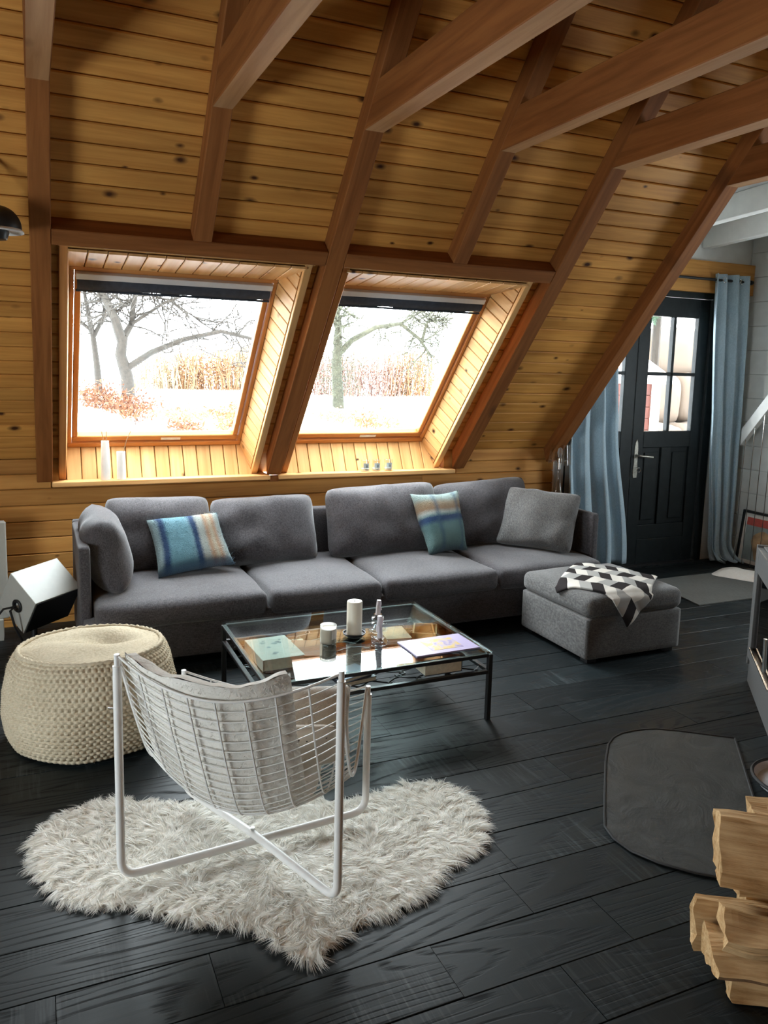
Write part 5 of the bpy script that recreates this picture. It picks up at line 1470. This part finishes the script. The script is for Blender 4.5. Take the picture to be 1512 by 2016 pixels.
for x, lab in zip((2.108, 2.190, 2.282), JL):
    j = thing('glass_jar', lab, 'jar', (x, 5.025, 0.8685), 0, 'small jars on the right sill')
    build(MB().lathe([(0.0, 0.0), (0.030, 0.0), (0.032, 0.004), (0.032, 0.078), (0.030, 0.080), (0.029, 0.006), (0.0, 0.006)], 28), 'body', 'clear_glass', j, smooth=True, world=False)
    build(MB().lathe([(0.0, 0.007), (0.028, 0.007), (0.028, 0.020), (0.0, 0.020)], 20), 'wax', 'wax_cream', j, smooth=True, world=False)
    lb = MB().grid(lambda u, v: Vector((0.0326 * math.cos(-1.75 + (u - 0.5) * 1.25), 0.0326 * math.sin(-1.75 + (u - 0.5) * 1.25), 0.022 + 0.036 * v)), 8, 2)
    build(lb, 'label_sheet', 'poster_grey', j, world=False)
    m = MB().grid(lambda u, v: Vector((0.0330 * math.cos(-1.70 + u * 0.16), 0.0330 * math.sin(-1.70 + u * 0.16), 0.030 + 0.016 * v)), 3, 2)
    build(m, 'label_mark', 'rubber_black', j, world=False)

# ---- clear table lamp behind the right sofa arm
st2 = thing('side_table', 'small dark side table hidden behind the right sofa arm', 'table', (3.60, 4.85, 0))
build(MB().lathe([(0.0, 0.56), (0.10, 0.56), (0.105, 0.565), (0.105, 0.58), (0.10, 0.585), (0.0, 0.585)], 28), 'top', 'rubber_black', st2, smooth=True, world=False)
build(MB().tube([(0, 0, 0.02), (0, 0, 0.56)], 0.015, 10), 'column', 'rubber_black', st2, smooth=True, world=False)
build(MB().lathe([(0.0, 0.0), (0.09, 0.0), (0.09, 0.012), (0.02, 0.022), (0.0, 0.022)], 28), 'foot', 'rubber_black', st2, smooth=True, world=False)
lp = thing('table_lamp', 'transparent table lamp with clear drum shade beside the curtain', 'lamp', (3.61, 4.85, 0.5855))
build(MB().lathe([(0.0, 0.0), (0.060, 0.0), (0.062, 0.008), (0.045, 0.06), (0.022, 0.14), (0.012, 0.22), (0.011, 0.27), (0.014, 0.275), (0.0, 0.275)], 28), 'body', 'acrylic', lp, smooth=True, world=False)
build(MB().lathe([(0.0, 0.275), (0.012, 0.275), (0.012, 0.325), (0.018, 0.33), (0.018, 0.36), (0.0, 0.36)], 18), 'socket', 'chrome', lp, smooth=True, world=False)
build(MB().lathe([(0.0, 0.36), (0.014, 0.365), (0.020, 0.40), (0.014, 0.43), (0.0, 0.44)], 18), 'bulb', 'frosted_cup', lp, smooth=True, world=False)
sh = MB()
def shd(u, v, dr=0.0): a = u * 2 * math.pi; r_ = 0.086 - 0.016 * v + 0.002 * math.sin(a * 12) - dr; return Vector((r_ * math.cos(a), r_ * math.sin(a), 0.312 + 0.150 * v))
sh.grid(lambda u, v: shd(u, v), 60, 6, closed_u=True); sh.grid(lambda u, v: shd(u, v, 0.003), 60, 6, closed_u=True)
build(sh, 'shade', 'acrylic', lp, smooth=True, world=False)
build(MB().tube([(0, 0, 0.33), (0.08, 0, 0.34)], 0.0015, 5).tube([(0, 0, 0.33), (-0.04, 0.07, 0.34)], 0.0015, 5).tube([(0, 0, 0.33), (-0.04, -0.07, 0.34)], 0.0015, 5), 'shade_carrier', 'chrome', lp, world=False)

# ---- left edge: black wall lamp, tilted white speaker, white panel
wl = thing('wall_lamp', 'black dome lamp with white inside at the left picture edge', 'lamp', (-0.097, 3.75, 2.06))
cx = Vector((-0.097, 3.75, 2.125))
dome = [(0.0, 0.088)] + [(0.088 * math.sin(q), 0.088 * math.cos(q)) for q in np.linspace(0.15, math.pi / 2 + 0.1, 12)]
inn = [(0.084 * math.sin(q), 0.084 * math.cos(q)) for q in np.linspace(math.pi / 2 + 0.1, 0.15, 12)] + [(0.0, 0.084)]
build(MB().lathe(dome + inn[:1], 28, cx), 'dome', 'black_metal', wl, smooth=True)
build(MB().lathe(inn, 28, cx), 'reflector', 'white_paint', wl, smooth=True)
build(MB().lathe([(0.085, -0.012), (0.096, -0.020), (0.096, -0.014), (0.086, -0.004)], 28, cx), 'lip', 'white_paint', wl, smooth=True)
build(MB().lathe([(0.0, -0.055), (0.03, -0.05), (0.04, -0.02), (0.02, 0.03), (0.0, 0.03)], 20, cx), 'lamp_holder', 'black_metal', wl, smooth=True)
build(MB().tube([cx + Vector((0, 0, 0.085)), cx + Vector((0, 0.02, 0.13)), tuple(R(-0.097, 1.88, 0.0))], 0.008, 8), 'arm', 'black_metal', wl, smooth=True)

sp_ = thing('speaker', 'white box speaker tilted on edge left of the sofa', 'speaker', (-0.1, 4.35, 0))
Cn = Vector((-0.0165, 4.30, 0.340)); e1 = Vector((0.11563505, -0.14599925, -0.13602826)); e2 = Vector((-0.23833807, -0.16243245, -0.02785062)); e3 = Vector((-0.0481317, 0.09461596, -0.14259636)) * 1.35
def spb(a, b, c): return Cn - e1 * (1 - a) - e2 * (1 - b) + e3 * c
def spq(a0, a1, b0, b1, c0, c1): return MB().box(a0, a1, b0, b1, c0, c1, fn=spb)
build(spq(0, 1, 0, 0.97, 0, 1), 'cabinet', 'speaker_white', sp_, bevel=0.003)
gx = MB().box(1.002, 1.02, 0.03, 0.94, 0.02, 0.98, fn=spb); build(gx, 'front_grille', 'rubber_black', sp_, bevel=0.002)
pc_ = spb(0.56, 1.0, 0.50); fn_ = (-(e1.cross(e3))).normalized()
if fn_.dot(Vector((0, 0, 1.6)) - pc_) < 0: fn_ = -fn_
build(MB().lathe([(0.0, -0.02), (0.028, -0.02), (0.036, 0.001), (0.033, 0.004), (0.022, 0.003), (0.016, -0.01), (0.0, -0.012)], 24, pc_, fn_), 'port', 'rubber_black', sp_, smooth=True)
build(MB().tube([pc_ + fn_ * 0.01, pc_ + fn_ * 0.05 + Vector((0.01, 0, -0.01)), pc_ + fn_ * 0.05 + Vector((0.03, 0, -0.10)), pc_ + fn_ * 0.03 + Vector((0.05, 0.02, -0.20)), (0.06, 4.18, 0.006)], 0.006, 8), 'cable', 'rubber_black', sp_, smooth=True)
build(MB().tube([pc_ + fn_ * 0.01, pc_ + fn_ * 0.04 + Vector((-0.03, 0, 0.0)), pc_ + fn_ * 0.04 + Vector((-0.07, 0, -0.05)), (-0.22, 4.2, 0.006)], 0.006, 8), 'cable', 'rubber_black', sp_, smooth=True)
lowz = min(spb(a, b, c).z for a in (0, 1) for b in (0, 1) for c in (0, 1))
mid = spb(0.5, 0.5, 1.0)
build(MB().box(mid.x - 0.10, mid.x + 0.10, mid.y - 0.08, mid.y + 0.12, 0, 0.015), 'stand_foot', 'rubber_black', sp_)
build(MB().tube([(mid.x, mid.y, 0.01), tuple(mid)], 0.016, 10), 'stand_post', 'rubber_black', sp_, smooth=True)
wp = thing('panel_heater', 'upright flat white panel heater against the wooden wall', 'heater', (-0.45, 4.85, 0))
build(MB().box(-0.80, -0.150, 4.83, 4.865, 0.12, 0.675), 'body', 'speaker_white', wp, bevel=0.006)
build(MB().box(-0.79, -0.158, 4.84, 4.855, 0.675, 0.681), 'top_grille', 'alu', wp)
for x in (-0.70, -0.20): build(MB().box(x - 0.02, x + 0.02, 4.80, 4.90, 0, 0.12), 'foot', 'speaker_white', wp)
# ================================================================== OUTSIDE
def gz(x, y_):
    z_ = 0.25 + 0.85 * (1 - math.exp(-(y_ - 5.4) / 3.6)) + 0.05 * nz((x * 0.6, y_ * 0.6, 0)) + 0.22 * math.exp(-((x - 0.2) / 0.9) ** 2 - ((y_ - 9.5) / 2.5) ** 2)
    if x > 3.4: z_ -= 0.25 * min(1, (x - 3.4) / 2) * (1 if y_ < 12 else 0.4)
    return min(z_, 0.06 + max(0, y_ - 5.3) * 0.6)
def gp(u, v): 
    x = -14 + 44 * u; y_ = 5.30 + 40 * v ** 2.2; return Vector((x, y_, gz(x, y_)))
snow = build(MB().grid(gp, 120, 90), 'ground', 'snow', None, smooth=True, angle=180); tag(snow, 'snow covered garden outside', kind='structure')

def limb(mb, path, r0, r1, n=6):
    m_ = len(path); mb.tube(path, [r0 + (r1 - r0) * i / (m_ - 1) for i in range(m_)], n)
def twigs(mb, path, r0, rnd, depth, ln, count):
    """side shoots growing off a limb"""
    for _ in range(count):
        t_ = rnd.uniform(0.25, 1.0); i = min(int(t_ * (len(path) - 1)), len(path) - 2); f = t_ * (len(path) - 1) - i
        p = Vector(path[i]).lerp(Vector(path[i + 1]), f); ax = (Vector(path[i + 1]) - Vector(path[i])).normalized()
        d = (ax * 0.6 + Vector((rnd.gauss(0, 1), rnd.gauss(0, 0.6), rnd.gauss(0.15, 0.8))).normalized()).normalized()
        l = ln * rnd.uniform(0.5, 1.1); q = [p]
        for k in range(4):
            d = (d + Vector((rnd.gauss(0, 0.25), rnd.gauss(0, 0.2), rnd.gauss(-0.03, 0.25)))).normalized(); q.append(q[-1] + d * l / 4)
        limb(mb, q, r0, max(0.006, r0 * 0.4), 4)
        if depth > 1: twigs(mb, q, max(0.0075, r0 * 0.6), rnd, depth - 1, ln * 0.55, 4)
def tree(lab, base, limbs, seed, tw=(9, 0.55), mat='bark', trunk=None, r=0.10, foliage=None):
    t = thing('bare_tree', lab, 'tree', (base[0], base[1], gz(base[0], base[1]) - 0.1))
    rnd = random.Random(seed)
    mb = MB(); limb(mb, [Vector(p) for p in trunk], r, r * 0.7, 10); build(mb, 'trunk', mat, t, smooth=True)
    for (pp, r0) in limbs:
        mb = MB(); pp = [Vector(p) for p in pp]; limb(mb, pp, r0, r0 * 0.4, 8)
        twigs(mb, pp, max(0.011, r0 * 0.24), rnd, 2, tw[1], tw[0] + 10); build(mb, 'branch', mat, t, smooth=True)
    if foliage:
        for (c, rad, cnt, fm) in foliage: leafball(t, 'leaf_clump', c, rad, cnt, fm, rnd)
    return t
def leafball(parent, nm, c, rad, cnt, mat, rnd, s0=0.03):
    g_ = np.random.default_rng(rnd.randrange(10 ** 6))
    P = np.array(c) + g_.normal(size=(cnt, 3)) * np.array(rad) * 0.5; d = g_.normal(size=(cnt, 3)); d /= np.linalg.norm(d, axis=1, keepdims=True)
    V, F = strands(P, d, s0 * (0.5 + g_.random(cnt)), np.full(cnt, s0 * 0.55), g_.normal(size=(cnt, 3)) * 0.5, 4, 2)
    o_ = tri_mesh(nm, V, F, mat, parent); o_['kind'] = 'stuff'; return o_
Y = 12.0
tree('bare apple tree with a thick forked trunk in the left skylight view', (1.30, Y), [
    ([(1.22, Y, 1.85), (1.12, Y - 0.1, 2.15), (1.0, Y + 0.2, 2.5), (0.93, Y + 0.3, 2.9), (0.85, Y, 3.4)], 0.075),
    ([(1.25, Y, 1.9), (1.38, Y + 0.2, 2.1), (1.40, Y, 2.45), (1.48, Y - 0.2, 2.9)], 0.055),
    ([(1.27, Y, 1.45), (1.62, Y - 0.1, 1.70), (2.1, Y, 1.90), (2.6, Y - 0.2, 2.03), (3.1, Y, 1.95), (3.45, Y + 0.2, 1.75)], 0.050),
    ([(1.38, Y + 0.1, 2.1), (1.8, Y, 2.4), (2.3, Y - 0.2, 2.62), (2.7, Y, 2.75)], 0.026),
    ([(1.1, Y, 2.2), (1.5, Y + 0.1, 2.55), (1.9, Y, 2.45), (2.3, Y, 2.2)], 0.022)], 3, (12, 0.62), trunk=[(1.30, Y, 1.05), (1.28, Y, 1.35), (1.20, Y, 1.65), (1.24, Y, 1.92)], r=0.10)
tree('slim bare tree at the left edge of the left skylight view', (0.90, Y + 0.6), [
    ([(0.87, Y + 0.6, 1.95), (0.80, Y + 0.5, 2.3), (0.72, Y + 0.4, 2.8)], 0.042), ([(0.88, Y + 0.6, 1.9), (1.03, Y + 0.6, 2.2), (1.10, Y + 0.6, 2.7), (1.05, Y + 0.4, 3.1)], 0.036),
    ([(0.85, Y + 0.6, 2.0), (0.6, Y + 0.6, 2.2), (0.3, Y + 0.5, 2.25)], 0.03)], 5, (11, 0.5), trunk=[(0.95, Y + 0.6, 1.05), (0.92, Y + 0.6, 1.5), (0.87, Y + 0.6, 1.98)], r=0.058)
tree('mossy old tree with an arching branch in the right skylight view', (4.55, Y), [
    ([(4.52, Y, 1.75), (4.75, Y, 1.98), (5.15, Y, 2.20), (5.6, Y, 2.28), (5.95, Y, 2.05), (6.2, Y, 1.75)], 0.055),
    ([(4.5, Y, 1.9), (4.52, Y, 2.2), (4.46, Y, 2.6)], 0.08), ([(6.0, Y, 2.0), (6.08, Y, 2.3), (6.2, Y, 2.45)], 0.03), ([(5.6, Y, 2.28), (6.0, Y, 2.5), (6.4, Y, 2.3)], 0.02)], 8, (10, 0.45), 'bark_mossy',
    trunk=[(4.55, Y, 0.7), (4.52, Y, 1.2), (4.49, Y, 1.6), (4.52, Y, 1.95)], r=0.10,
    foliage=[((4.52, Y - 0.1, 1.45), (0.42, 0.3, 0.75), 2600, 'ivy_green'), ((4.52, Y - 0.1, 2.32), (0.36, 0.3, 0.36), 1500, 'ivy_green'), ((6.1, Y, 1.85), (0.5, 0.3, 0.7), 1500, 'ivy_green'), ((5.9, Y, 2.3), (0.6, 0.3, 0.3), 700, 'ivy_green')])
def bush(lab, x, y_, w, h, mat, cnt, seed, stems=60, nm='bush'):
    rnd = random.Random(seed); z0 = gz(x, y_); t = thing(nm, lab, 'bush', (x, y_, z0 - 0.05))
    mb = MB()
    for _ in range(stems):
        p = Vector((x + rnd.uniform(-w, w) * 0.5, y_ + rnd.uniform(-0.4, 0.4), z0 - 0.05)); q = [p]
        for k in range(3): q.append(q[-1] + Vector((rnd.gauss(0, 0.05), rnd.gauss(0, 0.05), h / 3 * rnd.uniform(0.6, 1.15))))
        limb(mb, q, 0.012, 0.006, 4)
    build(mb, 'stems', mat, t)
    leafball(t, 'foliage', (x, y_, z0 + h * 0.42), (w * 0.55, 0.5, h * 0.55), int(cnt * 1.5), mat, rnd, 0.045)
bl_ = ['copper hedge bush behind the apple tree trunk', 'copper hedge bush in the middle of the left skylight view', 'tall straw coloured hedge bush at the right of the left skylight view', 'pinkish hedge bush left in the right skylight view',
       'reddish hedge bush under the arching branch', 'copper hedge bush at the right end of the right skylight view', 'straw bush filling the gap between both skylights']
for i, (x, y_, w, h, mt, cnt) in enumerate([(2.3, 15.5, 1.2, 0.75, 'reed_straw', 1200), (3.15, 15.5, 1.2, 0.80, 'leaf_copper', 2600), (4.05, 15.8, 1.1, 1.0, 'reed_straw', 2400), (5.5, 16, 1.4, 0.95, 'leaf_red', 2600), (6.75, 16, 1.4, 1.0, 'leaf_red', 2800), (7.7, 16, 1.3, 1.1, 'leaf_copper', 2600), (4.75, 16.2, 1.0, 1.1, 'reed_straw', 1800)]):
    bush(bl_[i], x, y_, w, h, mt, cnt, 20 + i, 90, 'hedge_bush')
for i, (x, y_, w, h, mt, cnt, lab) in enumerate([(0.75, 10.2, 0.5, 0.30, 'leaf_rust', 700, 'rusty low shrub in the snow left of the apple tree'), (1.05, 9.6, 0.5, 0.28, 'leaf_rust', 700, 'rusty shrub above the taller vase'), (1.65, 9.8, 0.5, 0.16, 'reed_straw', 350, 'low straw tuft in the snow below the apple tree'),
        (2.25, 10.1, 0.7, 0.16, 'leaf_copper', 380, 'low copper tuft in the snow left of centre'), (2.75, 10.6, 0.6, 0.20, 'leaf_copper', 420, 'copper tuft in the snow near the left skylight stile'), (1.55, 9.0, 0.35, 0.12, 'leaf_rust', 250, 'small rusty tuft low in the left skylight view'), (2.15, 9.2, 0.35, 0.12, 'leaf_copper', 250, 'small copper tuft low in the left skylight view'),
        (3.75, 10.0, 0.4, 0.2, 'reed_straw', 250, 'straw tuft low in the right skylight view'), (4.05, 9.6, 0.35, 0.25, 'leaf_copper', 260, 'copper tuft before the mossy tree'), (4.6, 10.0, 0.4, 0.14, 'reed_straw', 160, 'thin straw tuft right of the mossy tree')]):
    bush(lab, x, y_, w, h, mt, cnt, 60 + i, 14, 'snowy_shrub')

# seen through the entrance door
shed = thing('red_shed', 'red wooden shed with white corner trim outside the entrance door', 'shed', (7.6, 9.1, 0))
zz = 0.0
for k in range(9):
    build(MB().box(7.25, 7.935, 8.6, 8.62, zz, zz + 0.155), 'plank', 'red_paint', shed, bevel=0.004, seg=1); zz += 0.16
build(MB().box(7.25, 7.97, 8.62, 9.6, 0, 1.44), 'wall', 'red_paint', shed)
build(MB().box(7.88, 8.01, 8.56, 8.62, 0.0, 1.44), 'corner_trim', 'white_paint', shed)
build(MB().prism([(7.15, 1.44), (8.12, 1.44), (8.12, 1.50), (7.15, 2.0)], lambda p, t: (p[0], t, p[1]), 8.4, 9.7), 'roof', 'snow', shed)
rock = thing('stone_bank', 'tan boulder bank outside the entrance door', 'wall', (9.0, 9.6, 0))
r_ = random.Random(4)
for j in range(3):
    x = 8.10
    while x < 13:
        w = r_.uniform(1.5, 2.2); h = 0.86
        build(rbox(x + w / 2, 10.3 + 0.45 * j + r_.uniform(-0.05, 0.05), 0.35 + j * 0.80, w, 0.9, h, 0.2, n=10, wob=0.07, ws=2.2, seed=x + j), 'boulder', 'sand_stone', rock, smooth=True, angle=180); x += w - 0.04
porch = thing('added_porch_roof', 'wooden porch roof added outside the entrance door to shade the boulders', 'roof', (6.4, 7.0, 0))  # added canopy, keeps sky light off the boulder bank
build(MB().box(3.95, 10.2, 5.14, 8.3, 2.62, 2.70), 'deck', 'outer_wood', porch)
for x in (6.6, 9.5): build(MB().box(x - 0.05, x + 0.05, 8.15, 8.25, 0.0, 2.62), 'post', 'outer_wood', porch, bevel=0.004, seg=1)
con = thing('conifer', 'dark green conifer branch outside the entrance door', 'tree', (8.45, 9.2, 0.3))
build(MB().tube([(8.45, 9.2, 0.2), (8.45, 9.2, 3.4)], 0.06, 8), 'trunk', 'bark', con, smooth=True)
rnd = random.Random(9)
for k in range(12):
    a = rnd.uniform(2.4, 5.2); z0 = 2.45 + k * 0.09; e = Vector((8.45 + 0.75 * math.cos(a), 9.2 + 0.6 * math.sin(a), z0 - 0.3))
    mb = MB(); mb.tube([(8.45, 9.2, z0), ((8.45 + e.x) / 2, (9.2 + e.y) / 2, z0 - 0.08), e], [0.015, 0.01, 0.005], 5); b_ = build(mb, 'branch', 'bark', con)
    g_ = np.random.default_rng(k); cnt = 900; t_ = g_.random((cnt, 1)); P = np.array((8.45, 9.2, z0)) * (1 - t_) + np.array(e) * t_
    d = g_.normal(size=(cnt, 3)) + np.array((0, 0, -0.3)); d /= np.linalg.norm(d, axis=1, keepdims=True)
    V, F = strands(P, d, 0.09 * (0.5 + g_.random(cnt)), np.full(cnt, 0.008), g_.normal(size=d.shape) * 0.2, k, 2); tag(tri_mesh('needles', V, F, 'conifer_green', b_), kind='stuff')
